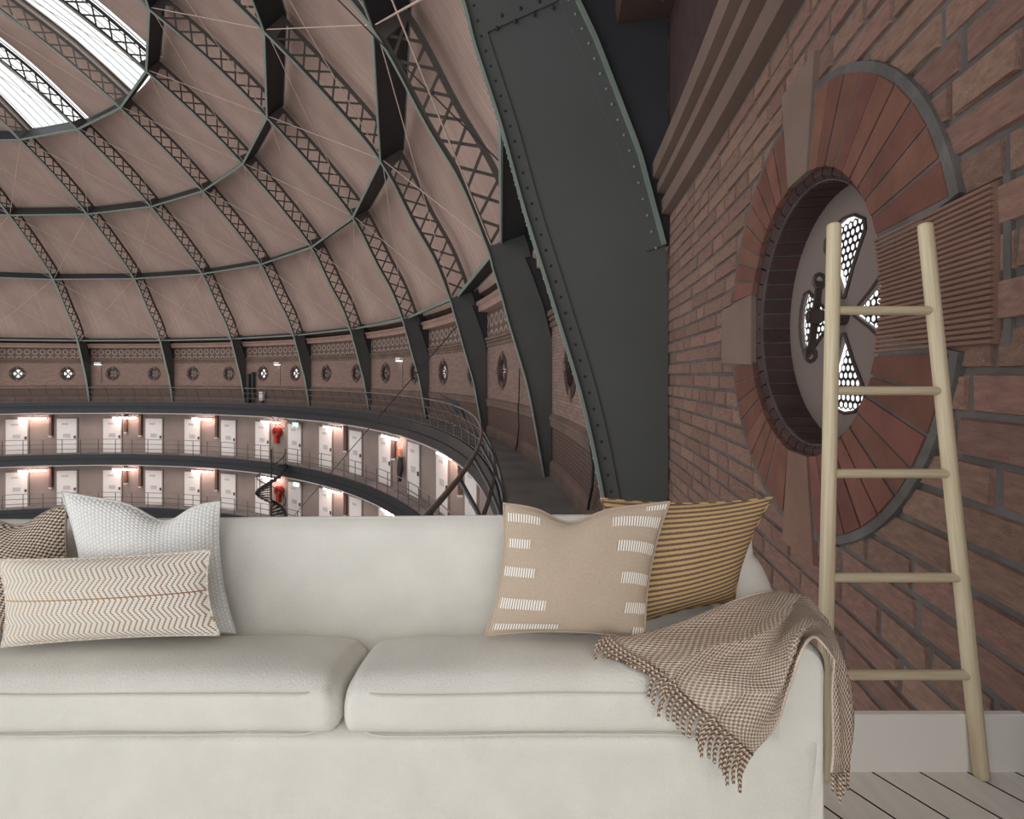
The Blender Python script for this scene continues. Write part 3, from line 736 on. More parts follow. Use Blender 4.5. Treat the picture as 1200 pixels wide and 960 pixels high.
for ia, ib in ((iD, iC), (iC, iA), (iA, iK), (iK, iJ)):
    for s_ in (0, 1):
        def fn(mb, ia=ia, ib=ib, s_=s_):
            ka = .003; p0 = P(*[off(ia, ka)[0], s_, off(ia, ka)[1]]); p1 = P(*[off(ib, ka)[0], 1 - s_, off(ib, ka)[1]]); mb.tube([p0, p1], .00048 * S, 5); return 'rod'
        proto('tie_rod', fn, BAYS)
for b in (7, 8):                              # timber rafters in the dark corner above the cornice
    for k in range(1, 7):
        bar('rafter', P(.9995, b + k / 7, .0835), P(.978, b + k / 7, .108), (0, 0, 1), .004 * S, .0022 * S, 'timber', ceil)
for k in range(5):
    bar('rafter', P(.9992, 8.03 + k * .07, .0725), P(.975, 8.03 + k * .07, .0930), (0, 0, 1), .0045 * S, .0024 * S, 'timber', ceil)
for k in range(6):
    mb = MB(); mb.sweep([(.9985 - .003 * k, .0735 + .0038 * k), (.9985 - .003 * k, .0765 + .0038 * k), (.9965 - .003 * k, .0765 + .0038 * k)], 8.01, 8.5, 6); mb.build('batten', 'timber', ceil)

# ---------------------------------------------------------------- galleries with railings, cell doors and tubes
def gallery(zf, r_edge, name, label, per_bay, lean, bend, b_end, hz):
    g = empty(name, P(r_edge, 3, zf), kind='structure')
    nseg = int((b_end + 4) * 12)
    mb = MB(); mb.sweep([(r_edge, zf), (1.0, zf)], -4, b_end, nseg); mb.build('walkway', 'concrete', g)
    mb = MB(); mb.sweep([(r_edge, zf), (r_edge - .002, zf), (r_edge - .002, zf - .010), (r_edge, zf - .011), (r_edge, zf - .014), (r_edge - .001, zf - .015), (r_edge - .001, zf - .026), (r_edge + .004, zf - .027), (r_edge + .004, zf - .012)], -4, b_end, nseg); mb.build('fascia_beam', 'black_iron', g)
    mb = MB(); mb.sweep([(r_edge + .003, zf - .014), (1.0, zf - .014)], -4, b_end, nseg); mb.build('soffit', 'cell_wall', g)
    mb = MB(); pr = [(r_edge + .001 + .0009 * math.cos(k * PI / 3), zf - .0285 + .0009 * math.sin(k * PI / 3)) for k in range(6)]; mb.sweep(pr, -4, b_end, nseg, True); mb.build('conduit', 'pale_pipe', g)
    mb = MB(); pr = [(r_edge - lean + .0008 * math.cos(k * PI / 4), zf + hz + .0008 * math.sin(k * PI / 4)) for k in range(8)]; mb.sweep(pr, -4, b_end, nseg, True); mb.build('handrail', 'handrail', g, smooth=True)
    def rp(t): return (r_edge - lean * t + bend * math.sin(PI * t), zf + hz * t)
    for t in (.03, .36, .68):
        a, c = rp(t); e = .00055; mb = MB(); mb.sweep([(a - e, c - e), (a + e, c - e), (a + e, c + e), (a - e, c + e)], -4, b_end, nseg, True); mb.build('rail', 'rail_iron', g)
    def fn(mb):
        mb.tube([P(rp(t)[0], 0, rp(t)[1]) for t in (-.12, 0, .25, .5, .75, 1)], .0008 * S, 5); return 'rail_iron'
    proto('baluster', fn, [k / per_bay for k in range(int(-4 * per_bay), int(b_end * per_bay))], g)
    return g, rp
G = [gallery(-.0672, .9620, 'gallery_upper', '', 6, .0115, .0035, 8.6, .0375), gallery(-.2000, .9660, 'gallery_middle', '', 5, .0, 0, 8.0, .038), gallery(-.3350, .9660, 'gallery_lower', '', 5, .0, 0, 8.0, .038)]
for k, (g, rp) in enumerate(G): g.name = ('trim_1', 'trim_2', 'trim_3')[k]
# diagonal flat bars on the near stretch of the upper railing
g, rp = G[0]
for k in range(40, 52):
    b = k / 6
    for q in (0, 1):
        a = rp(.05); c = rp(.95)
        bar('brace_bar', P(a[0], b + q / 6, a[1]), P(c[0], b + (1 - q) / 6, c[1]), (0, 0, 1), .0011 * S, .0003 * S, 'rail_iron', g)

dn = 0
for zf in (-.2000, -.3350):
    for hb in range(-7, 15):
        b = hb / 2 + .25; dn += 1
        d = empty('door_%d' % dn, P(1, b, zf), kind='structure')
        wd, hg = .0235, .088
        def slab(name, s0, s1, z0, z1, d0, d1, mt, par):
            mb = MB(); c = [P(1 - dd, b + ss / D, zf + zz) for zz in (z0, z1) for ss, dd in ((s0, d0), (s1, d0), (s1, d1), (s0, d1))]; mb.hexa(c); return mb.build(name, mt, par)
        slab('door_leaf', -wd, wd, 0, hg, -.001, .0022, 'cell_door', d)
        for s0, s1 in ((-wd - .003, -wd), (wd, wd + .003)): slab('door_jamb', s0, s1, 0, hg + .003, -.001, .003, 'door_frame', d)
        slab('door_lintel', -wd, wd, hg, hg + .003, -.001, .003, 'door_frame', d)
        slab('notice', -.012, .004, hg - .016, hg - .011, .0022, .0026, 'paper', d)
        slab('food_hatch', -.008, .008, hg * .45, hg * .56, .0022, .0030, 'paper', d)
        slab('lock', wd - .006, wd - .002, hg * .42, hg * .50, .0022, .0040, 'rail_iron', d)
for zf, fl in ((-.0672, 'under the upper gallery'), (-.2000, 'under the middle gallery')):
    for n in range(-4, 8):
        t = empty('fluorescent_lamp', P(.986, n + .43, zf - .040), label='lit fluorescent tube fixed to the ceiling ' + fl, cat='lamp', group='tubes ' + fl)
        bar('tube', P(.986, n + .30, zf - .0425), P(.986, n + .57, zf - .0425), (0, 0, 1), .0022 * S, .0022 * S, 'tube_light', t)
        bar('housing', P(.9872, n + .29, zf - .0390), P(.9872, n + .58, zf - .0390), (0, 0, 1), .0030 * S, .0060 * S, 'white_box', t)
        bar('hanger', P(.9872, n + .43, zf - .0380), P(.9872, n + .43, zf - .0140), (1, 0, 0), .0010 * S, .0010 * S, 'rail_iron', t)
        for q, (bb, ln) in enumerate(((.595, .048), (.42, .040))):
            if (q and n % 2) or abs(n + bb - 2.51) < .13 or abs(n + bb - 4.58) < .10: continue
            o = empty('pipe_casing', P(.9955, n + bb, zf - .082), label='brown vertical pipe casing on the cell wall ' + fl, cat='pipe casing', group='pipe casings ' + fl)
            bar('casing', P(.9955, n + bb, zf - .040 - ln), P(.9955, n + bb, zf - .034), (0, 1, 0), .006 * S, .0062 * S, 'duct_brown', o)
            bar('end_cap', P(.9955, n + bb, zf - .043 - ln), P(.9955, n + bb, zf - .040 - ln), (0, 1, 0), .0072 * S, .0074 * S, 'pale_pipe', o)
#PART2
# ---------------------------------------------------------------- fittings round the hall
def hit(u, v, r, far=True):                   # pixel on a ring of known radius -> bay, height
    dx = (u - XC) / F; cx, cy = CX / S, CY / S
    a = dx * dx + 1; b = -2 * (dx * cx + cy); c = cx * cx + cy * cy - r * r; q = math.sqrt(max(0, b * b - 4 * a * c))
    t = (-b + q) / (2 * a) if far else (-b - q) / (2 * a)
    return (math.atan2(t * dx - cx, t - cy) - PHI) / D, -(v - YH) / F * t
def fix(name, u, v, r, label, cat, group=None):
    b, z = hit(u, v, r); return empty(name, P(r, b, z), label=label, cat=cat, group=group), b, z
def cbox(name, b, r, z, ds, dr, dz, mt, par):  # box on the wall: half sizes along, outward, up
    mb = MB(); mb.hexa([P(r + x, b + s_ / D, z + z_) for z_ in (-dz, dz) for s_, x in ((-ds, -dr), (ds, -dr), (ds, dr), (-ds, dr))]); return mb.build(name, mt, par)
for (u, v, fl) in ((325, 506, 'middle'), (327, 575, 'lower')):
    o, b, z = fix('fire_hose_reel', u, v, .993, 'red fire hose reel on the cell wall above the %s walkway' % fl, 'hose reel')
    mb = MB(); mb.tube([P(.9995, b, z), P(.986, b, z)], .0105 * S, 24); mb.build('drum', 'red_paint', o)
    mb = MB(); mb.tube([P(.986, b, z), P(.9845, b, z)], .0040 * S, 12); mb.build('hub', 'black_iron', o)
    mb = MB(); mb.tube([P(.990, b + (.0105 * math.cos(k * PI / 12)) / D, z + .0105 * math.sin(k * PI / 12)) for k in range(25)], .0016 * S, 6); mb.build('hose', 'red_paint', o)
    cbox('nozzle_box', b - .030 * 3 * D, .995, z - .018, .005, .004, .010, 'red_paint', o)
for (u, v, fl) in ((346, 498, 'upper'), (347, 568, 'middle')):
    o, b, z = fix('exit_sign', u, v, .982, 'glowing pale green exit lamp under the %s gallery' % fl, 'exit sign')
    cbox('housing', b, .9835, z, .0105, .0012, .0052, 'white_box', o); cbox('panel', b, .982, z, .0098, .0006, .0044, 'exit_glow', o)
for (u, v, lab) in ((115, 426, 'small white floodlight on the brick wall left of the paired round windows'), (325, 426, 'small white floodlight beside the black duct pipes'), (468, 421, 'small white floodlight near the gallery corner')):
    o, b, z = fix('wall_floodlight', u, v, .996, lab, 'lamp')
    cbox('casing', b, .996, z, .0085, .0035, .0030, 'white_box', o); cbox('glass', b, .9955, z - .0034, .0075, .0028, .0006, 'lamp_white', o)
    mb = MB(); mb.tube([P(.9992, b + .006 / D, z), P(.9992, b + .006 / D, z - .052)], .0005 * S, 5); mb.build('conduit', 'rail_iron', o)
for k, (u, zt) in enumerate(((291.5, .002), (296.5, .0065))):
    b, z = hit(u, 450, .993); o = empty('duct_pipe', P(.993, b, -.0672), label=('shorter' if k == 0 else 'taller') + ' black duct pipe standing by the gallery girder', cat='pipe')
    mb = MB(); mb.tube([P(.993, b, -.0672), P(.993, b, zt)], .0038 * S, 12); mb.build('pipe', 'black_iron', o)
    mb = MB(); mb.tube([P(.993, b, zt), P(.993, b, zt + .002)], .0046 * S, 12); mb.build('cap', 'black_iron', o)
b, z = hit(307, 464, .992); o = empty('control_cabinet', P(.992, b, -.0672), label='white control cabinet on the upper gallery beside black pipes', cat='cabinet')
cbox('body', b, .992, -.0490, .0062, .0035, .0105, 'white_box', o); cbox('stand', b, .992, -.0630, .0015, .0015, .0042, 'rail_iron', o); cbox('door', b, .9880, -.0490, .0054, .0004, .0096, 'pale_pipe', o)
b, z = hit(468, 548, .990); o = empty('hanging_coat', P(.990, b, z), label='dark coat-like bundle hanging on the cell wall below orange sign', cat='coat')
mb = MB(); rows = []
for k in range(9):
    t = k / 8; w = .0032 + .0052 * math.sin(PI * min(1, t * 1.15 + .08)) ; zz = z + .016 - .040 * t
    rows.append([P(.992 + .0045 * math.sin(q * PI / 4) - .002 * t, b + w * math.cos(q * PI / 4) * (1 + .12 * math.sin(3 * q + k)) / D, zz) for q in range(8)])
mb.grid(rows, close_v=True); mb.face(rows[0]); mb.face(rows[-1][::-1]); mb.build('cloth', 'black_iron', o, smooth=True)
mb = MB(); mb.tube([P(1.0, b, z + .0165), P(.990, b, z + .0165), P(.989, b, z + .019)], .0009 * S, 6); mb.build('hook', 'rail_iron', o)
o, b, z = fix('orange_sign', 468, 530, .9975, 'small orange sign on the cell wall above the dark bundle', 'sign')
cbox('plate', b, .9975, z, .0055, .0006, .0060, 'orange_sign', o); cbox('backing', b, .9988, z, .0060, .0006, .0066, 'white_box', o)

# spiral stair between the middle and lower gallery
bS, _ = hit(318, 570, .938); st = empty('spiral_staircase', P(.938, bS, -.335), label='black iron spiral staircase rising to the middle gallery', cat='staircase')
c0 = P(.938, bS, 0); RS = .029 * S; zA, zB = H - .335 * S, H - .198 * S
mb = MB(); mb.tube([(c0.x, c0.y, zA - 9), (c0.x, c0.y, zB + 2.6)], .0017 * S, 10); mb.build('centre_pole', 'black_iron', st)
NS = 24
def sp(t, r_): a = PHI + 2.2 + PI + t * 2 * PI * 1.25; return Vector((c0.x + r_ * math.cos(a), c0.y + r_ * math.sin(a), zA + (zB - zA) * t))
for k in range(NS):
    t = k / NS; dt = .85 / NS; mb = MB(); a = [sp(t, .1), sp(t, RS), sp(t + dt, RS), sp(t + dt, .1)]
    for p in a: p.z = sp(t, 1).z
    mb.hexa([p - Vector((0, 0, .16)) for p in a] + a); mb.build('tread', 'black_iron', st)
mb = MB(); mb.tube([sp(k / 60, RS) for k in range(61)], .0036 * S, 6); mb.build('stringer', 'black_iron', st)
mb = MB(); mb.tube([sp(k / 60, RS) + Vector((0, 0, 2.4)) for k in range(61)], .0011 * S, 6); mb.build('handrail', 'black_iron', st)
for k in range(0, NS, 2):
    p = sp(k / NS, RS); bar('baluster', p, p + Vector((0, 0, 2.4)), (1, 0, 0), .06, .06, 'black_iron', st)
mb = MB(); ln = [sp(1, RS), P(.966, bS + .10, -.2)]; mb.beam(sp(1, RS * .3), P(.966, bS + .03, -.2), (1, 0, 0), 2.0, .16); mb.build('landing', 'black_iron', st)

# floodlight on the near corner of the upper railing
b, z = hit(533, 473, .9520); o = empty('floodlight', P(.9520, b, -.0297), label='black floodlight with flat visor clamped to the upper gallery handrail', cat='lamp')
fy = P(.9520, b, 0).y; q = lambda u_, v_, d_: PX(u_, v_, fy + d_)
mb = MB(); mb.hexa([q(514, 461, -.5), q(537, 471, -.9), q(537, 473, .9), q(516, 463, .6), q(523, 468, -.5), q(542, 483, -.9), q(542, 484, .9), q(524, 469, .6)]); mb.build('visor', 'black_iron', o)
mb = MB(); mb.hexa([q(532, 474, -.4), q(544, 479, -.4), q(544, 479, .5), q(532, 474, .5), q(535, 484, -.4), q(547, 487, -.4), q(547, 487, .5), q(535, 484, .5)]); mb.build('body', 'black_iron', o)
mb = MB(); mb.tube([q(542, 484, 0), q(545, 494, 0)], .0012 * S, 8); mb.build('clamp', 'black_iron', o)

# cables
def cable(name, pts, rad, mt, label): mb = MB(); mb.tube(pts, rad, 6); return mb.build(name, mt, label=label, cat='cable')
bb, zz = hit(345, 604, .955); cable('stay_cable', [P(.9655, 5.98, .055), P(.955, bb, zz)], .05, 'black_iron', 'dark straight stay cable running down across the galleries')
for (u, pts) in ((0, [(694, 498, 1), (691, 512, 1), (692, 522, 1), (695, 545, 1), (694, 570, 1), (689, 597, 1)]), (1, [(609, 432, 1), (608, 470, 1), (607, 478, 1), (608, 500, 1), (606, 520, 1), (603, 531, 1)])):
    w = []
    for (x, y, r) in pts: b_, z_ = hit(x, y, .9972); w.append(P(.9972, b_, z_))
    cable('wall_cable', w, .045 if u == 0 else .04, 'black_iron', ('black cable hanging down the wall right behind the riveted girder' if u == 0 else 'black cable running down the wall between the lattice girder feet'))
def rp3(i, b, k): r_, z_ = off(i, k); return P(r_, b, z_)
cable('roof_wire', [rp3(iK - 6, 7, 0), rp3(iD + 5, 7.25, .012), rp3(iD, 7.36, .020)], .03, 'black_iron', 'thin black wire slung along the dome lining near the riveted girder')
cable('hanging_wire', [P(.80, -.35, .30), P(.80, -.35, -.12)], .025, 'rail_iron', 'thin wire hanging straight down from the dome')

# ================================================================ FURNITURE
def superbox(mb, x0, x1, y0, y1, z0, z1, rad, deform=None, nx=28, ny=12, nz=8):   # rounded box of quads with a UV-free skin
    cx_, cy_, cz_ = (x0 + x1) / 2, (y0 + y1) / 2, (z0 + z1) / 2; hx, hy, hz_ = (x1 - x0) / 2, (y1 - y0) / 2, (z1 - z0) / 2
    idx_ = {}; 
    def vid(i, j, k):
        key = (i, j, k)
        if key in idx_: return idx_[key]
        def ease(t): return t
        p = Vector(((2 * i / nx - 1) * hx, (2 * j / ny - 1) * hy, (2 * k / nz - 1) * hz_))
        r3 = rad if isinstance(rad, tuple) else (rad, rad, rad)
        inn = Vector((max(-hx + r3[0], min(hx - r3[0], p.x)), max(-hy + r3[1], min(hy - r3[1], p.y)), max(-hz_ + r3[2], min(hz_ - r3[2], p.z))))
        d = p - inn; dn = Vector((d.x / r3[0], d.y / r3[1], d.z / r3[2]))
        if dn.length > 0:
            m = max(abs(dn.x), abs(dn.y), abs(dn.z)); dn = dn.normalized() * m; d = Vector((dn.x * r3[0], dn.y * r3[1], dn.z * r3[2]))
        q = inn + d + Vector((cx_, cy_, cz_))
        if deform: q = deform(q, (p.x / hx, p.y / hy, p.z / hz_))
        mb.v.append(tuple(q)); idx_[key] = len(mb.v) - 1; return idx_[key]
    def quad(a, b, c, d): mb.f.append((vid(*a), vid(*b), vid(*c), vid(*d))); mb.uv.append(None)
    for i in range(nx):
        for j in range(ny):
            quad((i, j, 0), (i, j + 1, 0), (i + 1, j + 1, 0), (i + 1, j, 0)); quad((i, j, nz), (i + 1, j, nz), (i + 1, j + 1, nz), (i, j + 1, nz))
        for k in range(nz):
            quad((i, 0, k), (i + 1, 0, k), (i + 1, 0, k + 1), (i, 0, k + 1)); quad((i, ny, k), (i, ny, k + 1), (i + 1, ny, k + 1), (i + 1, ny, k))
    for j in range(ny):
        for k in range(nz):
            quad((0, j, k), (0, j, k + 1), (0, j + 1, k + 1), (0, j + 1, k)); quad((nx, j, k), (nx, j + 1, k), (nx, j + 1, k + 1), (nx, j, k + 1))
def wob(p, sc_, amp): return noise.noise(Vector(p) * sc_) * amp

FY = .985                                     # front of the sofa
sofa = empty('sofa', (-.745, 1.18, 0), label='off-white slipcovered sofa with piped seat cushions', cat='sofa')
XL, XR, XM = -2.216, (975 - XC) / F * FY, (400 - XC) / F * 1.0
mb = MB()                                     # front skirt and base
def dfm(q, n):
    if n[1] < -.5: q.y += wob(q, 3.2, .006) + .012 * (1 - n[2]) * .0
    return q
superbox(mb, XL, XR, FY + .006, 1.36, .012, .415, (.02, .02, .012), dfm, 60, 8, 24); mb.build('base', 'sofa', sofa, smooth=True)
# backrest
mb = MB()
def dfm(q, n):
    q.y += (q.z - .42) * .07 + wob((q.x * 2, q.z * 2, 1), 1.3, .006)
    if n[2] > 0: q.z += .006 * math.sin(q.x * 2.1 + 1) * n[2]
    if n[1] < 0: q.y += .014 * (abs(n[2]) ** 3)
    return q
superbox(mb, XL + .04, XR + .03, 1.275, 1.360, .38, .766, (.05, .04, .045), dfm, 60, 8, 24); mb.build('backrest', 'sofa', sofa, smooth=True)
# arms: lofted section that climbs towards the back
def arm(side):
    mb = MB(); rows = []; n = 14
    for k in range(n + 1):
        t = k / n; y = FY + .002 + (1.352 - FY) * t
        e = t * t * (3 - 2 * t)
        wi = [.611 + .012 * e, XR - .001 + .050 * e]; ee = max(0, (t - .55) / .45); zt = .606 + .085 * ee * ee * (3 - 2 * ee)
        if k == 0: wi = [wi[0] + .010, wi[1] - .010]; zt -= .010
        if k == n: wi = [wi[0] + .02, wi[1] - .02]; zt -= .02
        if k in (0,): y += .0
        xm, hw = (wi[0] + wi[1]) / 2, (wi[1] - wi[0]) / 2
        row = [(wi[0], .03), (wi[0], .30), (wi[0], .48), (wi[0] - .001, zt - .055)]
        for a in range(1, 12):
            th = PI - a * PI / 12; row.append((xm + hw * 1.02 * math.cos(th) , zt - .055 + .055 * math.sin(th)))
        row += [(wi[1] + .001, zt - .06), (wi[1], .48), (wi[1], .30), (wi[1], .03)]
        rows.append([Vector((x + wob((x * 4, y * 4, z * 4), 1, .003), y - (.006 if k else 0) + (.008 if k == 0 else 0) , z)) for x, z in row])
    if side < 0:
        m_ = (XL + XR) / 2
        rows = [[Vector((2 * m_ - p.x, p.y, p.z)) for p in r_][::-1] for r_ in rows]
    mb.grid(rows); mb.face(rows[0]); mb.face(rows[-1][::-1]); return mb.build('arm', 'sofa', sofa, smooth=True)
arm(1); arm(-1)
# seat cushions
def cushion(x0, x1):
    mb = MB()
    def dfm(q, n):
        t = (q.y - .978) / .315                   # 0 front, 1 back
        q.z += -.060 * t * t - .012 * t           # the seat falls away to the back
        if n[2] > 0: q.z += .014 * (1 - n[0] ** 4) * (1 - n[1] ** 2) * n[2] - .010 * n[2] * abs(n[0]) ** 6
        q.x += -.010 * n[0] * max(0, n[2]) * abs(n[0]) ** 3
        q.y += wob((q.x * 3.5, 2, q.z * 5), 1.0, .005); q.z += wob((q.x * 5, q.y * 6, 3), 1.0, .006) * max(0, n[2])
        return q
    superbox(mb, x0, x1, .978, 1.293, .414, .535, (.026, .050, .040), dfm, 80, 18, 14)
    c = mb.build('seat_cushion', 'sofa', sofa, smooth=True)
    for zz_, ins in ((.511, .004), (.4235, .010)):
        pts = []
        for k in range(41):
            x = x0 + .025 + (x1 - x0 - .05) * k / 40; e = abs(2 * k / 40 - 1)
            pts.append((x, .978 + ins + .032 * max(0, (e - .86) / .14) ** 2 + wob((x * 3.5, 2, zz_ * 5), 1.0, .005) - .0035, zz_ + .0015 * math.sin(x * 9)))
        pp = MB(); pp.tube(pts, .0022, 6); pp.build('piping', 'piping', c, smooth=True)
cushion(XM + .002, .6125); cushion(XM - .002 - .906, XM - .002); cushion(XM - .004 - 1.812, XM - .006 - .906)

# pillows: a quilted quad inflated between four corners
class Pillow:
    def __init__(s, c, thick, sag=(0, 0, 0, 0), n=36, dent=0.0, ear=.10):
        s.c = [Vector(p) for p in c]; s.t = thick; s.n = n; s.sag = sag; s.dent = dent; s.ear = ear
        a, b, d = s.c[0], s.c[1], s.c[3]; s.nr = ((b - a).cross(d - a)).normalized()
        if s.nr.y > 0: s.nr = -s.nr                # towards the viewer side
    def pt(s, u, v, side):
        c = s.c; p = (c[0] * (1 - u) + c[1] * u) * (1 - v) + (c[3] * (1 - u) + c[2] * u) * v     # c: bl, br, tr, tl
        mid = (c[0] + c[1] + c[2] + c[3]) / 4
        eu, ev = 4 * u * (1 - u), 4 * v * (1 - v)
        ex = (c[1] - c[0] + c[2] - c[3]) / 2; ez = (c[3] - c[0] + c[2] - c[1]) / 2
        # edges pulled in between the corners
        p = p + ex * s.ear * ((.5 - u) * 2) * ev * .5 * (abs(2 * u - 1) ** 2) + ez * s.ear * ((.5 - v) * 2) * eu * .5 * (abs(2 * v - 1) ** 2)
        top = v ** 3 * s.dent * math.exp(-((u - s.sag[0]) / .16) ** 2); p = p - ez * top
        h = (max(eu, 0) ** .55) * (max(ev, 0) ** .55) * s.t
        h *= 1 + .10 * noise.noise(Vector((u * 3 + s.t * 40, v * 3, side)))
        h -= .25 * s.t * s.dent * 6 * math.exp(-((u - s.sag[0]) / .10) ** 2) * v * v * ev ** .5 * .5
        return p + s.nr * h * (1 if side > 0 else -.8)
    def build(s, name, mt, label, group=None):
        root = empty(name, (s.c[0] + s.c[1]) / 2, label=label, cat='pillow', group=group)
        n = s.n
        for side, nm in ((1, 'front_cover'), (-1, 'back_cover')):
            mb = MB(); g = [[s.pt(i / n, j / n, side) for j in range(n + 1)] for i in range(n + 1)]; w = [[(i / n, j / n) for j in range(n + 1)] for i in range(n + 1)]
            if side < 0: g = g[::-1]; w = w[::-1]
            mb.grid(g, w); mb.build(nm, mt, root, smooth=True)
        mb = MB(); loop = [s.pt(k / n, 0, 1) for k in range(n)] + [s.pt(1, k / n, 1) for k in range(n)] + [s.pt(1 - k / n, 1, 1) for k in range(n)] + [s.pt(0, 1 - k / n, 1) for k in range(n + 1)]
        mb.tube(loop, .0028, 6, cap=False, uvlen=True); mb.build('edge_seam', mt, root, smooth=True)
        s.root = root; return root
    def patch(s, name, u0, u1, v0, v1, mt, parent, bow=0):
        mb = MB(); n = 14; g = []; w = []
        for i in range(n + 1):
            u_ = u0 + (u1 - u0) * i / n; dv = bow * ((i / n) ** 2)
            g.append([s.pt(u_, v_ + dv, 1) + s.nr * .0022 for v_ in (v0, v1)]); w.append([(u_, v_) for v_ in (v0, v1)])
        lo = [[p - s.nr * .0024 for p in r_] for r_ in g]
        mb.grid(g, w); mb.grid([[a[0], b[0]] for a, b in zip(lo, g)]); mb.grid([[b[1], a[1]] for a, b in zip(lo, g)])
        mb.build(name, mt, parent)
pb = Pillow([PX(-70, 748, 1.200), PX(100, 748, 1.200), PX(78, 592, 1.222), PX(-95, 600, 1.222)], .050, sag=(.66,), dent=.10)
pb.build('throw_pillow', 'knit_brown', 'brown and cream chunky woven pillow half hidden behind the white one')
pw_ = Pillow([PX(100, 748, 1.165), PX(276, 742, 1.215), PX(258, 588, 1.262), PX(72, 576, 1.215)], .052, sag=(.62,), dent=.13)
pw_.build('throw_pillow', 'knit_white', 'white textured knit pillow leaning on the sofa back')
pz = Pillow([PX(2, 758, 1.085), PX(258, 744, 1.095), PX(247, 645, 1.135), PX(-4, 656, 1.125)], .044, ear=.07)
pz.build('throw_pillow', 'zigzag', 'long lumbar pillow with mustard zigzag lines on cream')
ps = Pillow([PX(722, 742, 1.17), PX(860, 706, 1.195), PX(905, 583, 1.238), PX(704, 584, 1.225)], .050, ear=.10)
ps.build('throw_pillow', 'stripes_mustard', 'brown and mustard striped pillow against the sofa arm')
pg = Pillow([PX(569, 745, 1.115), PX(756, 750, 1.105), PX(785, 588, 1.17), PX(590, 590, 1.185)], .055, sag=(.42,), dent=.11, ear=.09)
r_ = pg.build('throw_pillow', 'linen_beige', 'beige woven pillow with short white stitched bars')
for (u0, u1, v0, v1, bw) in ((.02, .23, .86, .93, 0), (.03, .18, .66, .73, 0), (.02, .23, .45, .52, 0), (.03, .33, .21, .29, 0), (.03, .44, .045, .095, 0),
                             (.66, .97, .84, .92, -.04), (.70, .97, .65, .73, -.05), (.76, .97, .42, .50, -.04), (.82, .98, .20, .28, -.02), (.90, .985, .03, .09, 0), (.86, .985, .945, .985, 0)):
    pg.patch('stitched_bar', u0, u1, v0, v1, 'stitch_band', r_, bw)

# knitted throw over the arm
CT = [[(706, 750, 1.085), (748, 773, 1.020), (788, 806, .968), (832, 848, .956), (880, 886, .950)],
      [(756, 742, 1.10), (796, 764, 1.020), (832, 792, .962), (868, 828, .946), (897, 866, .944)],
      [(812, 724, 1.13), (842, 748, 1.045), (872, 776, .968), (894, 806, .946), (912, 840, .942)],
      [(856, 707, 1.17), (882, 729, 1.085), (903, 752, 1.000), (912, 778, .955), (918, 806, .948)],
      [(892, 697, 1.20), (911, 713, 1.125), (922, 731, 1.045), (924, 750, .985), (921, 776, .955)],
      [(922, 693, 1.215), (934, 706, 1.14), (942, 722, 1.065), (944, 738, 1.000), (938, 752, .962)],
      [(948, 712, 1.215), (956, 722, 1.14), (960, 731, 1.075), (961, 740, 1.010), (956, 747, .966)],
      [(966, 742, 1.205), (970, 748, 1.13), (972, 754, 1.07), (972, 762, 1.010), (967, 768, .966)],
      [(984, 786, 1.195), (985, 792, 1.12), (983, 800, 1.06), (978, 808, 1.005), (970, 815, .966)],
      [(991, 838, 1.19), (990, 842, 1.11), (987, 848, 1.05), (980, 855, 1.000), (970, 862, .966)],
      [(982, 892, 1.18), (984, 896, 1.10), (983, 902, 1.045), (978, 906, 1.000), (971, 908, .968)]]
CT = [[PX(*p) for p in r_] for r_ in CT]
def cr(pts, t):
    n = len(pts) - 1; x = min(max(t, 0), 1) * n; i = min(int(x), n - 1); t = x - i
    p0, p1, p2, p3 = pts[max(i - 1, 0)], pts[i], pts[i + 1], pts[min(i + 2, n)]
    return .5 * ((2 * p1) + (p2 - p0) * t + (2 * p0 - 5 * p1 + 4 * p2 - p3) * t * t + (3 * p1 - p0 - 3 * p2 + p3) * t ** 3)
def cloth(a, b):
    p = cr([cr(r_, b) for r_ in CT], a)
    e = .001
    f1 = (1 - abs(math.sin(b * 7.5 + a * 3.0 + 1.6 * noise.noise(Vector((a * 4, b * 2, 0)))))) ** 1.3 * .042 + noise.noise(Vector((a * 7, b * 8, 4))) * .012 + math.sin(b * 24 + a * 9) * .0045
    k = 1 if a < .45 else max(.25, 1 - (a - .45) * 3)
    return p + Vector((0, -.8, .6)).normalized() * (f1 * k + .004) if a < .62 else p + Vector((.9, -.3, .1)) * (.003 + abs(f1) * .4)
throw = empty('throw_blanket', PX(930, 740, 1.06), label='taupe basket-knit throw with tassels over the sofa arm', cat='blanket')
na, nb_ = 100, 64
mb = MB(); g = [[cloth(i / na, j / nb_) for j in range(nb_ + 1)] for i in range(na + 1)]; w = [[(i / na, j / nb_) for j in range(nb_ + 1)] for i in range(na + 1)]
mb.grid(g, w); tb = mb.build('cloth', 'throw_knit', throw, smooth=True)
so = tb.modifiers.new('thick', 'SOLIDIFY'); so.thickness = .005; so.offset = 1
rng = random.Random(11)
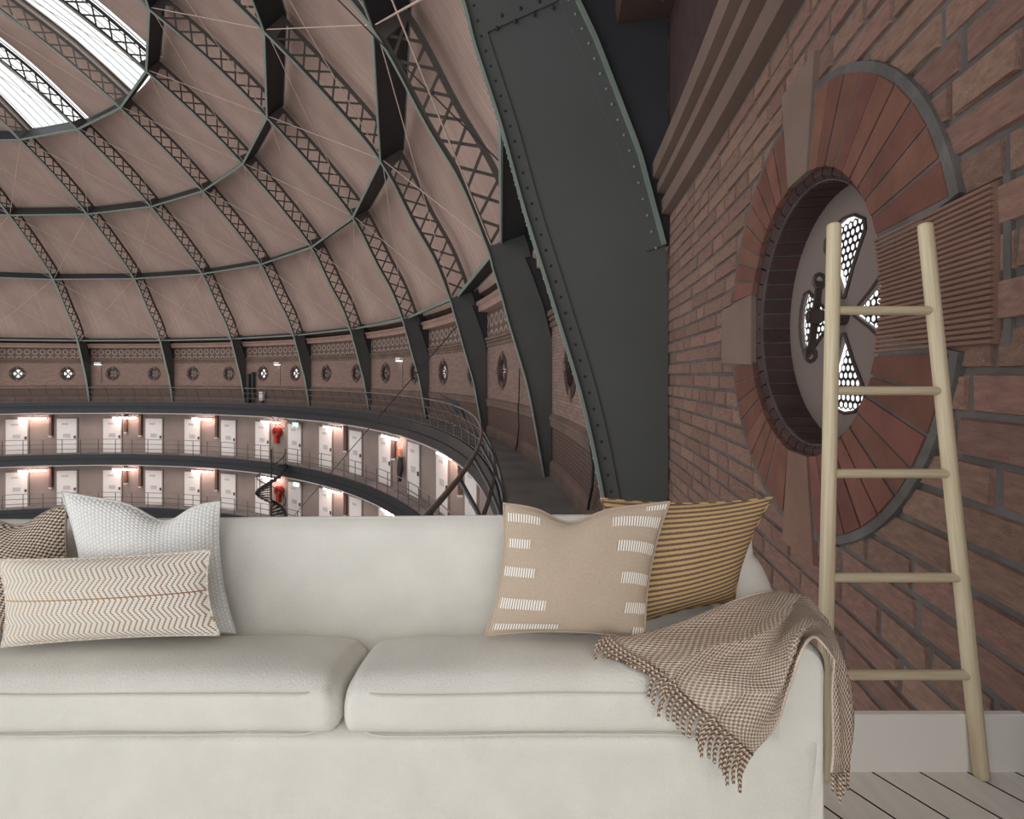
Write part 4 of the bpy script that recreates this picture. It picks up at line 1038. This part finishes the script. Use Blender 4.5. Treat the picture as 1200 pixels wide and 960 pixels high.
for k in range(34):                           # tassels along the front edge
    b = (k + .5) / 34; p = cloth(0, b); d0 = (cloth(0, b) - cloth(.05, b)).normalized()
    L = rng.uniform(.048, .062) * (1 + .45 * b); pts = [p - d0 * .006]
    dn = Vector((0, -.1, -1))
    for q in range(1, 8):
        t = q / 7; dd = (d0 * (1 - t) + dn * (t * (.35 + .75 * b)) + Vector((rng.uniform(-.12, .12), 0, 0))).normalized(); pts.append(pts[-1] + dd * L / 7)
    for q_ in pts:                            # lie on the seat, then fall past its front
        if q_.y > .985: q_.z = max(q_.z, .548 - .07 * ((q_.y - .978) / .315) ** 2 + .004)
        elif q_.z < .535: q_.y = min(q_.y, .966)
    mb = MB(); mb.tube(pts, lambda t: .0046 - .0014 * t, 7, uvlen=True); mb.build('tassel', 'tassel_yarn', throw, smooth=True)
for k in range(7):                            # and at the end hanging outside the arm
    b = .35 + .65 * k / 6; p = cloth(1, b); pts = [p + Vector((0, 0, .004)) + Vector((-.006 * math.sin(k), 0, -.012 * q)) for q in range(4 + (k % 3))]
    mb = MB(); mb.tube(pts, lambda t: .0036 - .0016 * t, 7, uvlen=True); mb.build('tassel', 'tassel_yarn', throw, smooth=True)

# ladder
LF, LT = 1.380, 1.470                         # distance at foot and top
lad = empty('ladder', (1.22, LF, 0), label='tapered pale wood ladder standing at the brick wall beside the sofa', cat='ladder')
def rail(u0, v0, u1, v1):
    a = PX(u0, v0, LF); a.z = .003 if a.z < .003 else a.z; b = PX(u1, v1, LT); return a, b
lb, lt_ = rail(964.5, 914, 977.5, 262); rb_, rt = rail(1150, 914, 1084, 262)
def rod(name, a, b, r0, mt, seg=20):
    L = (b - a).length; mb = MB(); z = [0, .004, .012, L - .012, L - .004, L]; rr_ = [.75, .95, 1, 1, .95, .7]
    n = [[Vector((r0 * q * math.cos(2 * PI * k / seg), r0 * q * math.sin(2 * PI * k / seg), zz)) for k in range(seg)] for zz, q in zip(z, rr_)]
    mb.grid(n, close_v=True); mb.face(n[0][::-1]); mb.face(n[-1]); o = mb.build(name, mt, lad)
    for p in o.data.polygons[:-2]: p.use_smooth = True
    d = (b - a).normalized(); M = d.to_track_quat('Z', 'Y').to_matrix().to_4x4(); M.translation = a; o.matrix_basis = M
    return o
rod('side_rail', lb, lt_, .0192, 'ladder_wood'); rod('side_rail', rb_, rt, .0192, 'ladder_wood')
for v in (364, 458, 555, 677, 791):
    def solve(a, b):
        lo, hi = 0, 1
        for _ in range(40):
            m_ = (lo + hi) / 2; p = a.lerp(b, m_); y = YH - (p.z - H) / p.y * F
            if y > v: lo = m_
            else: hi = m_
        return a.lerp(b, lo)
    p, q = solve(lb, lt_), solve(rb_, rt); rod('rung', p, q, .0136, 'ladder_wood', 14)
